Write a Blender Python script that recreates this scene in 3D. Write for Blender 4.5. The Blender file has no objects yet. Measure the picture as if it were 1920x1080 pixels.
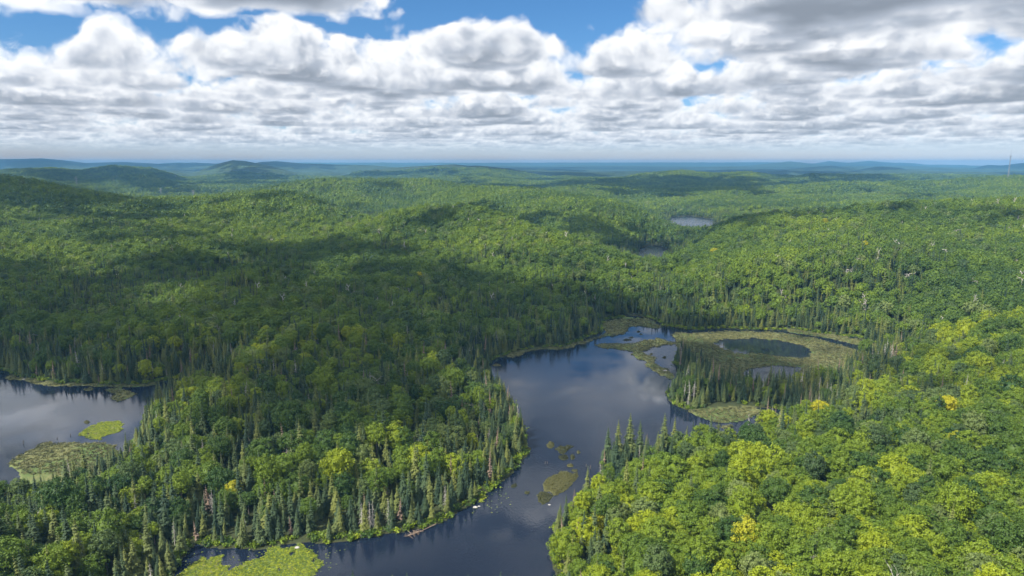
import bpy, math, random, os
import numpy as np
from mathutils import Vector, Matrix, Euler

SC = bpy.context.scene
COL = SC.collection
RNG = np.random.default_rng(7)
random.seed(7)

# ------------------------------------------------------------------ camera
CAM_H = 120.0
PITCH = math.radians(10.4)
F = 1280.0
cd = bpy.data.cameras.new("camera"); cam = bpy.data.objects.new("camera", cd); COL.objects.link(cam)
cd.sensor_width = 36.0; cd.lens = 36.0 * F / 1920.0
cd.clip_start = 1.0; cd.clip_end = 150000.0
cam.location = (0, 0, CAM_H); cam.rotation_euler = (math.radians(90) - PITCH, 0, 0)
SC.camera = cam

# ------------------------------------------------------------------ node helper
class S:
    """a socket (or number) with arithmetic that builds Math nodes"""
    def __init__(s, nt, v): s.nt = nt; s.v = v
    def _m(s, op, *o, clamp=False):
        n = s.nt.nodes.new('ShaderNodeMath'); n.operation = op; n.use_clamp = clamp
        for i, a in enumerate((s,) + o):
            a = a.v if isinstance(a, S) else a
            if isinstance(a, (int, float)): n.inputs[i].default_value = a
            else: s.nt.links.new(a, n.inputs[i])
        return S(s.nt, n.outputs[0])
    def __add__(s, o): return s._m('ADD', o)
    __radd__ = __add__
    def __sub__(s, o): return s._m('SUBTRACT', o)
    def __rsub__(s, o): return S(s.nt, o)._m('SUBTRACT', s)
    def __mul__(s, o): return s._m('MULTIPLY', o)
    __rmul__ = __mul__
    def __truediv__(s, o): return s._m('DIVIDE', o)
    def clamp(s): return s._m('ADD', 0.0, clamp=True)
    def mx(s, o): return s._m('MAXIMUM', o)
    def mn(s, o): return s._m('MINIMUM', o)
    def pw(s, o): return s._m('POWER', o)
    def ex(s): return s._m('EXPONENT')
    def ab(s): return s._m('ABSOLUTE')
    def step(s, a, b):
        n = s.nt.nodes.new('ShaderNodeMapRange'); n.interpolation_type = 'SMOOTHSTEP'
        s.nt.links.new(s.v, n.inputs[0])
        for i, q in ((1, a), (2, b)):
            if isinstance(q, S): s.nt.links.new(q.v, n.inputs[i])
            else: n.inputs[i].default_value = q
        n.inputs[3].default_value = 0; n.inputs[4].default_value = 1
        return S(s.nt, n.outputs[0])
def vec(nt, x, y, z):
    n = nt.nodes.new('ShaderNodeCombineXYZ')
    for i, a in enumerate((x, y, z)):
        if isinstance(a, S): nt.links.new(a.v, n.inputs[i])
        else: n.inputs[i].default_value = a
    return n.outputs[0]
def sep(nt, sock):
    n = nt.nodes.new('ShaderNodeSeparateXYZ'); nt.links.new(sock, n.inputs[0])
    return [S(nt, n.outputs[i]) for i in range(3)]
def noise(nt, v, scale, detail=2.0, rough=0.5, dist=0.0, dim='3D', lac=2.0):
    n = nt.nodes.new('ShaderNodeTexNoise'); n.noise_dimensions = dim
    nt.links.new(v, n.inputs['Vector'])
    n.inputs['Scale'].default_value = scale; n.inputs['Detail'].default_value = detail
    n.inputs['Roughness'].default_value = rough; n.inputs['Distortion'].default_value = dist
    n.inputs['Lacunarity'].default_value = lac
    return S(nt, n.outputs[0])
def mixc(nt, f, a, b, mode='MIX'):
    n = nt.nodes.new('ShaderNodeMix'); n.data_type = 'RGBA'; n.blend_type = mode
    for i, q in ((0, f), (6, a), (7, b)):
        q = q.v if isinstance(q, S) else q
        if isinstance(q, (int, float)): n.inputs[i].default_value = q
        elif isinstance(q, tuple): n.inputs[i].default_value = (*q[:3], 1)
        else: nt.links.new(q, n.inputs[i])
    return n.outputs[2]

# ------------------------------------------------------------------ sun, sky, exposure
SUN_EL = math.radians(47)
SUN_H = Vector((-0.82, -0.57)).normalized()          # horizontal direction towards the sun
SUN = Vector((SUN_H.x * math.cos(SUN_EL), SUN_H.y * math.cos(SUN_EL), math.sin(SUN_EL)))
ld = bpy.data.lights.new("sun", 'SUN'); ld.energy = 5.0; ld.angle = math.radians(0.53); ld.color = (1.0, 0.945, 0.83)
lo = bpy.data.objects.new("sun", ld); COL.objects.link(lo)
lo.rotation_euler = SUN.to_track_quat('Z', 'Y').to_euler(); lo.location = (0, 0, 3000)

W = bpy.data.worlds.new("World"); SC.world = W; W.use_nodes = True
W.cycles.sampling_method = 'NONE'
CLD_H0, CLD_H1, CLD_K = 0.96, 1.62, 12
def cloud_layer_group():
    """one slice of the cloud deck: in ax, ay (view slope), h (height); out density excess and self shadow"""
    g = bpy.data.node_groups.new("cloud slice", 'ShaderNodeTree')
    for n in ("ax", "ay", "h", "cover"): g.interface.new_socket(n, in_out='INPUT', socket_type='NodeSocketFloat')
    for n in ("alpha", "dark"): g.interface.new_socket(n, in_out='OUTPUT', socket_type='NodeSocketFloat')
    gi = g.nodes.new('NodeGroupInput'); go = g.nodes.new('NodeGroupOutput')
    ax, ay, h, cover = [S(g, gi.outputs[i]) for i in range(4)]
    px = ax * h; py = ay * h
    P = vec(g, px, py, h)
    c = noise(g, P, 0.66, 2.0, 0.5, 0)
    d = noise(g, P, 2.9, 7.0, 0.62, 0.3)
    P2 = vec(g, px - 0.10, py - 0.07, h + 0.08)
    d2 = noise(g, P2, 2.9, 2.0, 0.6, 0.0)
    dens = c + d * 0.42 + cover
    for (sx, sy, rx, ry, am) in SPOTS[:7]:           # gaps between the clouds
        q = ((px - sx) * (1 / rx)).pw(2.0) + ((py - sy) * (1 / ry)).pw(2.0)
        dens = dens + (q * -1.0).ex() * am
    up = (h - 1.0).mx(0.0)
    bot = (1.07 - h + (d - 0.5) * -0.22).mx(0.0)
    exs = dens - (up * 0.36 + bot * bot * 9.0 + 0.650)
    a = exs.step(0.0, 0.034)
    hf = ((h - CLD_H0) * (1 / (CLD_H1 - CLD_H0))).clamp()
    dark = exs.step(0.02, 0.30) * (1.0 - hf * 0.7) * 0.95 + (1.0 - hf) * 0.34 + (d2 - d) * 1.5 + (c - 0.5) * 0.35 + (d - 0.5) * -1.1
    g.links.new(a.v, go.inputs[0]); g.links.new(dark.clamp().v, go.inputs[1])
    return g
def build_sky():
    grp = cloud_layer_group()
    nt = W.node_tree; nt.nodes.clear()
    out = nt.nodes.new('ShaderNodeOutputWorld')
    sky = nt.nodes.new('ShaderNodeTexSky'); sky.sky_type = 'NISHITA'; sky.sun_disc = False
    sky.sun_elevation = SUN_EL; sky.sun_rotation = math.atan2(SUN_H.x, SUN_H.y)
    sky.altitude = 500; sky.air_density = 1.0; sky.dust_density = 0.6; sky.ozone_density = 3.0
    bg1 = nt.nodes.new('ShaderNodeBackground'); bg1.inputs[1].default_value = 0.050
    tc = nt.nodes.new('ShaderNodeTexCoord')
    dx, dy, dz = sep(nt, tc.outputs['Generated'])
    dzc = dz.mx(0.012)
    low = (dz.mx(0.0) * -15.0).ex()
    tint = mixc(nt, low, (0.45, 0.80, 1.08), (1.0, 0.99, 1.30))
    nt.links.new(mixc(nt, 1.0, sky.outputs[0], tint, 'MULTIPLY'), bg1.inputs[0])
    wn = nt.nodes.new('ShaderNodeTexWhiteNoise'); wn.noise_dimensions = '3D'
    nt.links.new(tc.outputs['Generated'], wn.inputs['Vector'])
    jit = S(nt, wn.outputs[0])
    ax = dx / dzc; ay = dy / dzc
    T = R = None
    cover = S(nt, 0.0)
    for (sx, sy, rx, ry, am) in SPOTS[7:]:               # thick places of the cloud deck
        u_ = (ax * 1.12 - sx) * (1 / rx); v_ = (ay * 1.12 - sy) * (1 / ry)
        cover = cover + (u_ * u_ + v_ * v_)._m('MULTIPLY', -1.0).ex() * am
    for k in range(CLD_K):
        h = jit * ((CLD_H1 - CLD_H0) / CLD_K) + (CLD_H0 + (CLD_H1 - CLD_H0) * k / CLD_K)
        n = nt.nodes.new('ShaderNodeGroup'); n.node_tree = grp
        for i, q in enumerate((ax, ay, h, cover)): nt.links.new(q.v, n.inputs[i])
        a, dark = S(nt, n.outputs[0]), S(nt, n.outputs[1])
        if R is None: T = 1.0 - a; R = dark * a
        else: R = R + T * a * dark; T = T * (1.0 - a)
    A = 1.0 - T
    D = R / A.mx(0.02)
    ramp = nt.nodes.new('ShaderNodeValToRGB'); nt.links.new(D.v, ramp.inputs[0])
    e = ramp.color_ramp.elements
    e[0].position = 0.0; e[0].color = (1.0, 1.0, 1.0, 1)
    e[1].position = 1.0; e[1].color = (0.25, 0.29, 0.35, 1)
    m = e.new(0.22); m.color = (0.86, 0.88, 0.92, 1)
    m = e.new(0.5); m.color = (0.43, 0.485, 0.57, 1)
    # distant cloud fades into the pale air near the horizon
    fade = (dz.mx(0.0) * -46.0).ex()
    cc = mixc(nt, fade * 0.75, ramp.outputs[0], (0.60, 0.76, 0.92))
    # cloud towards the sun is brighter
    toward = (dx * SUN.x + dy * SUN.y + dz * SUN.z).mx(0.0)
    glow = (toward * toward * 12.0 + 1.0).mn(3.0)
    gv = nt.nodes.new('ShaderNodeVectorMath'); gv.operation = 'SCALE'; nt.links.new(cc, gv.inputs[0]); nt.links.new(glow.v, gv.inputs['Scale']); cc = gv.outputs[0]
    bg2 = nt.nodes.new('ShaderNodeBackground'); nt.links.new(cc, bg2.inputs[0]); bg2.inputs[1].default_value = 0.50
    am = A * dz.step(0.008, 0.032)
    mx = nt.nodes.new('ShaderNodeMixShader'); nt.links.new(am.v, mx.inputs[0])
    nt.links.new(bg1.outputs[0], mx.inputs[1]); nt.links.new(bg2.outputs[0], mx.inputs[2])
    nt.links.new(mx.outputs[0], out.inputs[0])
def deck(px, py, h=1.0):
    v = 540 - py; u = px - 960
    fy = F * math.cos(PITCH) + v * math.sin(PITCH); fz = v * math.cos(PITCH) - F * math.sin(PITCH)
    return u / fz * h, fy / fz * h
SPOTS = []
for (px, py, rx, ry, am) in [(200, 80, 1.7, .9, -.30), (430, 75, 1.2, .7, -.25), (690, 82, 1.1, .7, -.28), (1075, 115, .45, .9, -.25), (1010, 15, .7, .6, -.34), (60, 100, .8, .7, -.12), (940, 30, .4, .5, -.2),
                             (340, 110, .9, 1.2, .10), (900, 110, .8, 1.0, .12), (1550, 50, 2.0, .9, .035), (250, 10, 1.3, .35, .08), (740, 10, .9, .35, .08)]:
    x, y = deck(px, py); SPOTS.append((x, y, rx, ry, am))
build_sky()
SC.cycles.use_denoising = True
SC.view_settings.view_transform = 'Standard'; SC.view_settings.look = 'None'
SC.view_settings.exposure = 1.2; SC.view_settings.gamma = 1.0

# ------------------------------------------------------------------ helpers in numpy
CP, SP = math.cos(PITCH), math.sin(PITCH)
def slopes(px, py):
    """view slopes (x/Y, z/Y) of a place seen at px, py of the 1920 x 1080 photograph"""
    px = np.asarray(px, float); py = np.asarray(py, float)
    v = 540 - py; fy = F * CP + v * SP
    return (px - 960) / fy, (v * CP - F * SP) / fy
def at(px, py, Y=None, z=0.0):
    sx, sz = slopes(px, py)
    if Y is None: Y = (z - CAM_H) / sz
    return np.array([sx * Y, Y, CAM_H + sz * Y])
def poly(pts): return np.array([at(px, py)[:2] for px, py in pts])

_perm = np.random.default_rng(3).permutation(4096)
_grad = np.random.default_rng(4).random(4096) * 2 * np.pi
def vnoise(x, y, seed=0):
    xi = np.floor(x).astype(np.int64); yi = np.floor(y).astype(np.int64); fx = x - xi; fy = y - yi
    def g(i, j, dx, dy):
        k = _perm[(_perm[(i + seed * 57) & 4095] + j) & 4095]; a = _grad[k]
        return np.cos(a) * dx + np.sin(a) * dy
    u = fx * fx * fx * (fx * (fx * 6 - 15) + 10); w = fy * fy * fy * (fy * (fy * 6 - 15) + 10)
    a = g(xi, yi, fx, fy); b = g(xi + 1, yi, fx - 1, fy); c = g(xi, yi + 1, fx, fy - 1); d = g(xi + 1, yi + 1, fx - 1, fy - 1)
    return (a + (b - a) * u) * (1 - w) + (c + (d - c) * u) * w
def fbm(x, y, oct=4, seed=0, gain=0.5):
    s = 0; a = 1.0; n = 0
    for o in range(oct):
        s = s + a * vnoise(x * 2 ** o + 13.7 * o, y * 2 ** o - 7.1 * o, seed + o); n += a; a *= gain
    return s * 1.5 / n
def sstep(a, b, x):
    t = np.clip((x - a) / (b - a), 0, 1); return t * t * (3 - 2 * t)
def sdist(P, x, y):
    """signed distance to polygon P (negative inside)"""
    x = np.asarray(x, float); y = np.asarray(y, float)
    out = np.full(x.shape, 1e9); lo = P.min(0) - 260; hi = P.max(0) + 260
    m = (x > lo[0]) & (x < hi[0]) & (y > lo[1]) & (y < hi[1])
    if not m.any(): return out
    X = x[m]; Y = y[m]; d2 = np.full(X.shape, 1e18); ins = np.zeros(X.shape, bool)
    n = len(P)
    for i in range(n):
        ax, ay = P[i]; bx, by = P[(i + 1) % n]; ex, ey = bx - ax, by - ay
        t = np.clip(((X - ax) * ex + (Y - ay) * ey) / (ex * ex + ey * ey + 1e-9), 0, 1)
        d2 = np.minimum(d2, (X - ax - t * ex) ** 2 + (Y - ay - t * ey) ** 2)
        c = ((ay > Y) != (by > Y)) & (X < (bx - ax) * (Y - ay) / (by - ay + 1e-12) + ax)
        ins ^= c
    out[m] = np.sqrt(d2) * np.where(ins, -1, 1)
    return out

# ------------------------------------------------------------------ shore lines, read off the photograph at water level
MAIN = poly([(300, 1150), (318, 1092), (345, 1050), (372, 1018), (398, 1028), (470, 1034), (560, 1024), (640, 1014), (700, 1007), (800, 989), (855, 969), (880, 955),
    (903, 930), (935, 908), (965, 885), (983, 862), (987, 830), (978, 790), (955, 748), (925, 712), (908, 688), (925, 674), (960, 664), (1030, 652), (1090, 641),
    (1130, 622), (1138, 600), (1175, 592), (1215, 596), (1250, 611), (1300, 617), (1400, 617), (1500, 621), (1600, 634), (1660, 648), (1640, 664), (1570, 690),
    (1560, 740), (1500, 775), (1430, 800), (1392, 815), (1300, 838), (1215, 856), (1165, 862), (1128, 866), (1128, 890), (1105, 922), (1070, 955), (1042, 990),
    (1030, 1030), (1034, 1060), (1050, 1100), (1080, 1150)])
PENIN = poly([(1250, 738), (1260, 760), (1288, 773), (1340, 770), (1390, 764), (1450, 764), (1500, 775), (1590, 760), (1620, 700), (1585, 700), (1540, 718), (1500, 722), (1420, 726),
    (1365, 722), (1342, 706), (1330, 690), (1300, 672), (1285, 660), (1272, 662), (1262, 672), (1278, 692), (1286, 706), (1262, 722)])
LEFTL = poly([(-420, 678), (-100, 690), (0, 697), (60, 712), (150, 721), (240, 723), (300, 716), (338, 708), (318, 738), (275, 768), (262, 800), (240, 850), (175, 892),
    (120, 914), (60, 935), (0, 946), (-200, 960), (-500, 940)])
POND = poly([(1190, 484), (1204, 464), (1225, 460), (1243, 462), (1252, 470), (1250, 484), (1238, 497), (1212, 499), (1196, 490)])
LAKE3 = poly([(1256, 408), (1272, 406.5), (1300, 406), (1334, 411), (1343, 420), (1336, 431), (1310, 438), (1275, 437), (1256, 424)])
WATERS = [MAIN, LEFTL, POND, LAKE3]
MARSH = [poly(p) for p in [
    [(1128, 634), (1134, 603), (1170, 594), (1215, 598), (1243, 611), (1228, 616), (1205, 611), (1186, 613), (1172, 624), (1152, 630), (1130, 638), (1075, 649), (1010, 660), (955, 672), (952, 664), (1030, 651), (1090, 640)],
    [(1119, 648), (1150, 644), (1200, 641), (1222, 637), (1228, 632), (1245, 634), (1262, 641), (1262, 648), (1240, 649), (1208, 657), (1214, 664), (1232, 670), (1234, 680), (1238, 684), (1262, 700), (1266, 708), (1258, 713), (1235, 702), (1212, 687), (1218, 679), (1195, 672), (1183, 664), (1180, 657), (1140, 656)],
    [(1255, 632), (1262, 626), (1300, 625), (1400, 621), (1470, 624), (1530, 634), (1562, 646), (1606, 655), (1630, 668), (1590, 688), (1560, 704), (1540, 716), (1500, 722), (1370, 722), (1335, 690), (1290, 664), (1262, 646)],
    [(1288, 774), (1340, 762), (1410, 758), (1430, 770), (1400, 786), (1352, 795), (1310, 785)],
    [(1480, 618), (1560, 628), (1640, 643), (1670, 656), (1640, 654), (1560, 636), (1480, 623)],
    [(22, 866), (45, 848), (62, 838), (84, 825), (98, 825), (108, 829), (160, 826), (215, 830), (228, 862), (170, 896), (120, 916), (70, 934), (50, 900), (30, 884)],
    [(190, 733), (225, 727), (250, 739), (243, 746), (214, 755), (194, 750), (205, 743)],
    [(160, 731), (176, 729), (180, 733), (166, 735)],
    [(20, 704), (70, 713), (150, 721), (240, 723), (300, 716), (300, 721), (240, 727), (150, 726), (70, 720), (10, 710)],
    [(1345, 800), (1372, 797), (1385, 803), (1360, 808)]]]
BRIGHT = [poly(p) for p in [
    [(147, 813), (180, 797), (205, 793), (221, 794), (222, 808), (190, 822), (160, 822)],
    [(310, 1110), (322, 1084), (345, 1068), (380, 1050), (402, 1044), (408, 1052), (412, 1061), (440, 1066), (462, 1052), (500, 1036), (560, 1028), (596, 1044), (590, 1072), (575, 1085), (560, 1120)],
    [(888, 930), (910, 918), (906, 945), (893, 950)]]]
POOL = [poly(p) for p in [
    [(1338, 645), (1358, 637), (1400, 635), (1450, 638), (1500, 647), (1519, 655), (1514, 668), (1490, 671), (1450, 668), (1400, 663), (1350, 653)],
    [(1400, 690), (1440, 687), (1500, 689), (1506, 716), (1395, 716)],
    [(1226, 618), (1258, 620), (1285, 617), (1262, 630), (1256, 642), (1236, 634), (1222, 627)],
    [(1190, 604), (1172, 599), (1174, 600), (1192, 606)],
    [(1255, 612), (1330, 618), (1400, 617), (1480, 619), (1470, 623), (1400, 620), (1330, 623), (1270, 626)]]]

def fields(x, y):
    """signed distances: water edge (negative in water), marsh (negative in marsh), bright lily/sedge (negative inside)"""
    near = np.clip(y / 400, 0.5, 2.5)
    wx = x + 5.0 * near * fbm(x / 24, y / 24, 3, 5); wy = y + 7.0 * near * fbm(x / 24, y / 24, 3, 9)
    w = np.full(x.shape, 1e9)
    for P in WATERS: w = np.minimum(w, sdist(P, wx, wy))
    w = np.maximum(w, -sdist(PENIN, wx, wy))
    m = np.full(x.shape, 1e9)
    for P in MARSH: m = np.minimum(m, sdist(P, wx, wy))
    for P in POOL: m = np.maximum(m, -sdist(P, wx, wy))
    m = m + 1.6 * fbm(x / 5, y / 7, 3, 21) * np.clip(y / 300, 1, 2)
    b = np.full(x.shape, 1e9)
    for P in BRIGHT: b = np.minimum(b, sdist(P, wx, wy))
    b = b + 3.0 * fbm(x / 5, y / 5, 4, 31)
    return w, m, b

# ------------------------------------------------------------------ terrain: canopy seen at (px, py) at distance Y
CAN = 9.2
CTRL = []
for px, py, Y in [
    # near wood, left of the channel
    (-150, 1050, 150), (150, 1000, 165), (300, 1060, 160), (100, 900, 210), (300, 900, 215), (-150, 940, 200),
    (500, 800, 255), (420, 900, 218), (700, 850, 232), (850, 800, 258), (500, 700, 328), (350, 760, 285), (850, 720, 315), (700, 650, 385), (450, 640, 385), (850, 640, 400),
    # central hill, its crest and its left spur
    (700, 600, 440), (850, 600, 450), (1000, 600, 465), (1100, 585, 500), (600, 560, 500), (420, 600, 430), (700, 500, 620), (850, 520, 580), (1000, 510, 600), (1120, 530, 560), (850, 450, 720), (960, 470, 660),
    (760, 430, 770), (800, 388, 880), (870, 390, 870), (735, 400, 860), (680, 422, 810), (940, 405, 830), (1000, 422, 780), (1100, 454, 715), (1180, 484, 670), (1200, 520, 600), (1200, 560, 525),
    (610, 460, 730), (480, 500, 630), (333, 533, 565), (250, 562, 520), (560, 520, 580), (420, 545, 530),
    # woods north of the left lake and the left hill
    (100, 640, 400), (250, 620, 415), (-150, 620, 400), (100, 560, 510), (-150, 540, 530), (250, 540, 580), (330, 522, 640), (480, 488, 760), (600, 446, 880), (100, 480, 690), (250, 475, 720), (380, 462, 760), (60, 420, 880), (200, 425, 860),
    (350, 425, 900), (480, 410, 980), (560, 405, 990), (0, 335, 1250), (60, 340, 1230), (130, 352, 1200), (190, 372, 1130), (240, 388, 1060), (-200, 330, 1250), (120, 380, 1060),
    (370, 392, 1080), (430, 366, 1180), (480, 359, 1200), (540, 362, 1190), (600, 378, 1150), (640, 396, 1080),
    # the hill beyond the central one
    (530, 352, 1800), (570, 341, 1900), (620, 336, 1920), (680, 341, 1880), (740, 337, 1900), (800, 337, 1950), (850, 343, 1900), (700, 385, 1560), (760, 384, 1560), (640, 372, 1620), (700, 360, 1720), (800, 362, 1720),
    # the ridge that falls to the pond
    (900, 349, 1620), (950, 352, 1560), (1000, 358, 1480), (1060, 366, 1400), (1120, 372, 1350), (1170, 384, 1260), (1215, 400, 1160), (1255, 418, 1080), (1272, 436, 1010), (1180, 440, 950), (1100, 425, 1000), (1020, 405, 1080), (940, 392, 1180), (880, 380, 1300), (1190, 456, 905), (1250, 456, 930),
    # the right hill
    (1280, 480, 690), (1255, 474, 770), (1290, 455, 790), (1320, 436, 840), (1350, 420, 870), (1420, 407, 870), (1500, 400, 860), (1600, 388, 860), (1700, 381, 860), (1800, 379, 880), (1920, 376, 900), (2100, 374, 900),
    (1350, 480, 660), (1400, 440, 740), (1450, 465, 660), (1920, 450, 600), (1500, 500, 545), (1400, 520, 545), (1450, 530, 522), (1400, 500, 558), (1600, 450, 620), (1700, 500, 530), (1800, 440, 650), (1300, 560, 510), (1420, 570, 497), (1500, 575, 493), (1600, 590, 470), (1700, 600, 435), (1900, 550, 450), (2100, 550, 430),
    (1620, 680, 358), (1700, 700, 330), (1900, 700, 312), (1500, 760, 290), (1400, 820, 255), (1300, 850, 236), (1250, 842, 243), (1500, 850, 230), (1700, 850, 222), (1900, 850, 218), (1500, 950, 188), (1320, 950, 192),
    (1180, 960, 205), (1200, 1010, 186), (1400, 1050, 165), (1900, 1000, 162), (2100, 950, 170), (1700, 1050, 155),
    # lighter hills beyond
    (1060, 352, 2000), (1150, 358, 1950), (1250, 372, 1800), (1350, 378, 1750), (1300, 396, 1600), (1230, 388, 1650), (1450, 376, 1850), (1380, 395, 1560), (1440, 398, 1500), (1520, 354, 2100), (1600, 344, 2250), (1680, 348, 2200), (1750, 342, 2300), (1860, 335, 2200), (1980, 335, 2200),
    (1560, 378, 1650), (1500, 388, 1560), (1650, 366, 1800), (1700, 373, 1600), (1900, 368, 1600), (1850, 350, 1900)]:
    p = at(px, py, Y); CTRL.append((p[0] / Y, math.log(Y), max(p[2] - CAN, 1.5)))
for px, py in [(600, 1060), (900, 1000), (950, 900), (1050, 850), (1080, 750), (1150, 680), (1080, 680), (1000, 700), (1100, 950), (1350, 650), (1500, 640), (1400, 685), (60, 740), (200, 745), (20, 800), (120, 800), (-100, 760), (1225, 468), (1300, 415), (1330, 785)]:
    p = at(px, py); CTRL.append((p[0] / p[1], math.log(p[1]), 0.5))
for px in range(-400, 2400, 200):                                 # low ground beyond the near hills, unseen
    sx, _ = slopes(px, 340); CTRL.append((float(sx), math.log(2900), 22.0)); CTRL.append((float(sx), math.log(4200), 20.0))
    CTRL.append((float(sx), math.log(100), 14.0 if (px < 400 or px > 1100) else 1.0))
for Y, z, pxs in [(1150, 6, (700, 760, 840)), (1350, 6, (640, 700, 780)), (1000, 10, (880,)), (1020, 8, (960,)), (850, 3, (1040, 1120)), (800, 1, (1180,)), (1500, 8, (540, 620)), (1700, 2, (-300, -100, 50, 150, 250, 350, 450)), (2200, 4, (-200, 0, 150, 300, 450)), (1400, 12, (120, 220, 480, 400)),
                  (2400, 6, (520, 620, 720, 820, 920, 1020, 1120)), (2050, 12, (880, 960)), (1750, 12, (1000, 1060)), (1150, 2, (1360, 1420)), (1130, 14, (1500, 1600, 1720, 1820, 1920, 2100)), (1300, 0, (1270, 1300, 1330)), (1150, 2, (1290,)), (1000, 8, (1290, 1320)), (1350, 16, (1550, 1650, 1750, 1850)),
                  (2650, 8, (1200, 1300, 1400, 1500, 1600, 1700, 1800, 1950)), (1950, 16, (1560, 1750)), (650, 3, (420, 470)), (590, 3, (330,)), (800, 10, (540, 560)), (560, 3, (1204,)), (620, 5, (1206,)), (740, 3, (1215, 1225)), (800, 1, (1225,))]:
    for px in pxs: CTRL.append((float(slopes(px, 350)[0]), math.log(Y), z))
CTRL = np.array(CTRL)
def _rbf():
    P = CTRL[:, :2] * [1.0, 1.0]; n = len(P)
    d = np.linalg.norm(P[:, None] - P[None], axis=2)
    K = np.where(d > 0, d ** 2 * np.log(d + 1e-12), 0) + np.eye(n) * 1e-5
    A = np.zeros((n + 3, n + 3)); A[:n, :n] = K; A[:n, n] = 1; A[:n, n + 1:] = P; A[n, :n] = 1; A[n + 1:, :n] = P.T
    w = np.linalg.solve(A, np.r_[CTRL[:, 2], 0, 0, 0])
    ga = np.linspace(-1.3, 1.3, 241); gl = np.linspace(math.log(90), math.log(4300), 221)
    G = np.zeros((241, 221))
    for i, a in enumerate(ga):
        dd = np.sqrt((a - P[:, 0][None]) ** 2 + (gl[:, None] - P[:, 1][None]) ** 2)
        G[i] = (np.where(dd > 0, dd ** 2 * np.log(dd + 1e-12), 0) @ w[:n]) + w[n] + w[n + 1] * a + w[n + 2] * gl
    return ga, gl, G
GA, GL, GG = _rbf()
def rbf_h(a, l):
    u = np.clip((a - GA[0]) / (GA[1] - GA[0]), 0, 239.999); v = np.clip((l - GL[0]) / (GL[1] - GL[0]), 0, 219.999)
    i = u.astype(int); j = v.astype(int); fu = u - i; fv = v - j
    return (GG[i, j] * (1 - fu) + GG[i + 1, j] * fu) * (1 - fv) + (GG[i, j + 1] * (1 - fu) + GG[i + 1, j + 1] * fu) * fv

_rr = np.random.default_rng(12)
RIDGES = [   # distance, half width in ln(distance), skyline points in the photograph
    (3000, .11, [(150, 346), (200, 336), (250, 331.5), (290, 335), (330, 346), (400, 362)]),
    (3800, .13, [(-300, 330), (-50, 325), (30, 320), (100, 318), (150, 323), (207, 313.5), (283, 318), (330, 332), (380, 350)]),
    (4800, .15, [(330, 338), (380, 319), (410, 308), (437, 301.5), (460, 303.5), (500, 311), (540, 321), (580, 334), (640, 342)]),
    (6500, .14, [(440, 315), (490, 306.5), (520, 305), (560, 309), (640, 311.5), (700, 313), (760, 318)]),
    (8500, .12, [(-400, 303), (-50, 302), (0, 301.5), (80, 300), (120, 303.5), (160, 308.5), (230, 306.5), (300, 310), (370, 308), (450, 312)]),
    (17000, .1, [(280, 310), (335, 304.5), (390, 310)]),
    (12000, .1, [(640, 311), (690, 311), (717, 307), (750, 311), (800, 313)]),
    (4500, .13, [(600, 345), (670, 322), (750, 315), (800, 312), (850, 309.5), (875, 312), (900, 312), (960, 318), (1000, 326), (1050, 336), (1090, 350)]),
    (3500, .1, [(800, 340), (860, 331), (900, 334), (960, 339), (1020, 348)]),
    (3000, .1, [(980, 352), (1010, 346), (1060, 341.5), (1100, 343), (1160, 352)]),
    (5200, .12, [(980, 340), (1020, 330), (1060, 323), (1120, 325), (1180, 330), (1230, 336)]),
    (16000, .09, [(820, 312), (870, 309.5), (1000, 310.5), (1100, 309.5), (1200, 311), (1215, 308), (1240, 310), (1400, 310.5), (1500, 311)]),
    (10500, .1, [(880, 314), (950, 314.5), (1050, 316), (1150, 314), (1250, 316), (1380, 315)]),
    (3800, .13, [(1120, 350), (1150, 341), (1200, 329), (1280, 322.5), (1310, 326), (1350, 328), (1400, 325.5), (1440, 331), (1480, 342), (1500, 355)]),
    (3600, .11, [(1450, 350), (1480, 338), (1520, 329), (1600, 331), (1700, 330.5), (1800, 331), (1920, 334), (2100, 334)]),
    (11000, .1, [(1340, 316), (1380, 315), (1440, 310), (1480, 305.5), (1510, 308.5), (1550, 312)]),
    (13500, .1, [(1500, 311), (1530, 309), (1555, 305), (1590, 308), (1630, 304.5), (1680, 307.5), (1720, 305), (1850, 307.5), (1920, 308.5), (2200, 308)]),
    (8000, .1, [(1400, 326), (1440, 322), (1520, 316.5), (1560, 313.5), (1600, 318), (1640, 325)]),
    (6500, .1, [(1560, 334), (1590, 328), (1625, 318), (1650, 315), (1690, 317.5), (1720, 327), (1740, 333)]),
    (8200, .11, [(1740, 333), (1790, 328), (1850, 312), (1880, 313), (1920, 308), (2000, 306), (2300, 306)]),
    (20500, .06, [(-600, 307), (300, 307.5), (900, 308), (1500, 307), (1900, 306.5), (2600, 307)])]
for Y0, lo_, hi_, w in [(3250, 333, 354, .07), (4000, 325, 343, .06), (4700, 319, 334, .055), (5600, 315, 328, .05), (7200, 311, 322, .05), (9400, 309, 318, .045), (11800, 307.5, 314.5, .04), (14000, 306.5, 309.5, .035)]:
    px_ = np.arange(-500, 2500, 45 + Y0 / 200.); v_ = _rr.random(len(px_)); v_ = (v_ + np.roll(v_, 1) + .6 * _rr.random(len(px_))) / 2.6
    RIDGES.append((Y0, w, [(float(a_), float(hi_ - (hi_ - lo_) * b_)) for a_, b_ in zip(px_, v_)]))
RIDGES = [(Y0, w, [(a_, b_ - (3.0 if Y0 >= 6000 else 1.6) * (w > .056)) for a_, b_ in p_]) for Y0, w, p_ in RIDGES]
RIDGES = [(min(Y0, 13600 + (Y0 - 13600) * .08) if Y0 > 13600 else Y0, w * .8, p_) for Y0, w, p_ in RIDGES]
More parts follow.
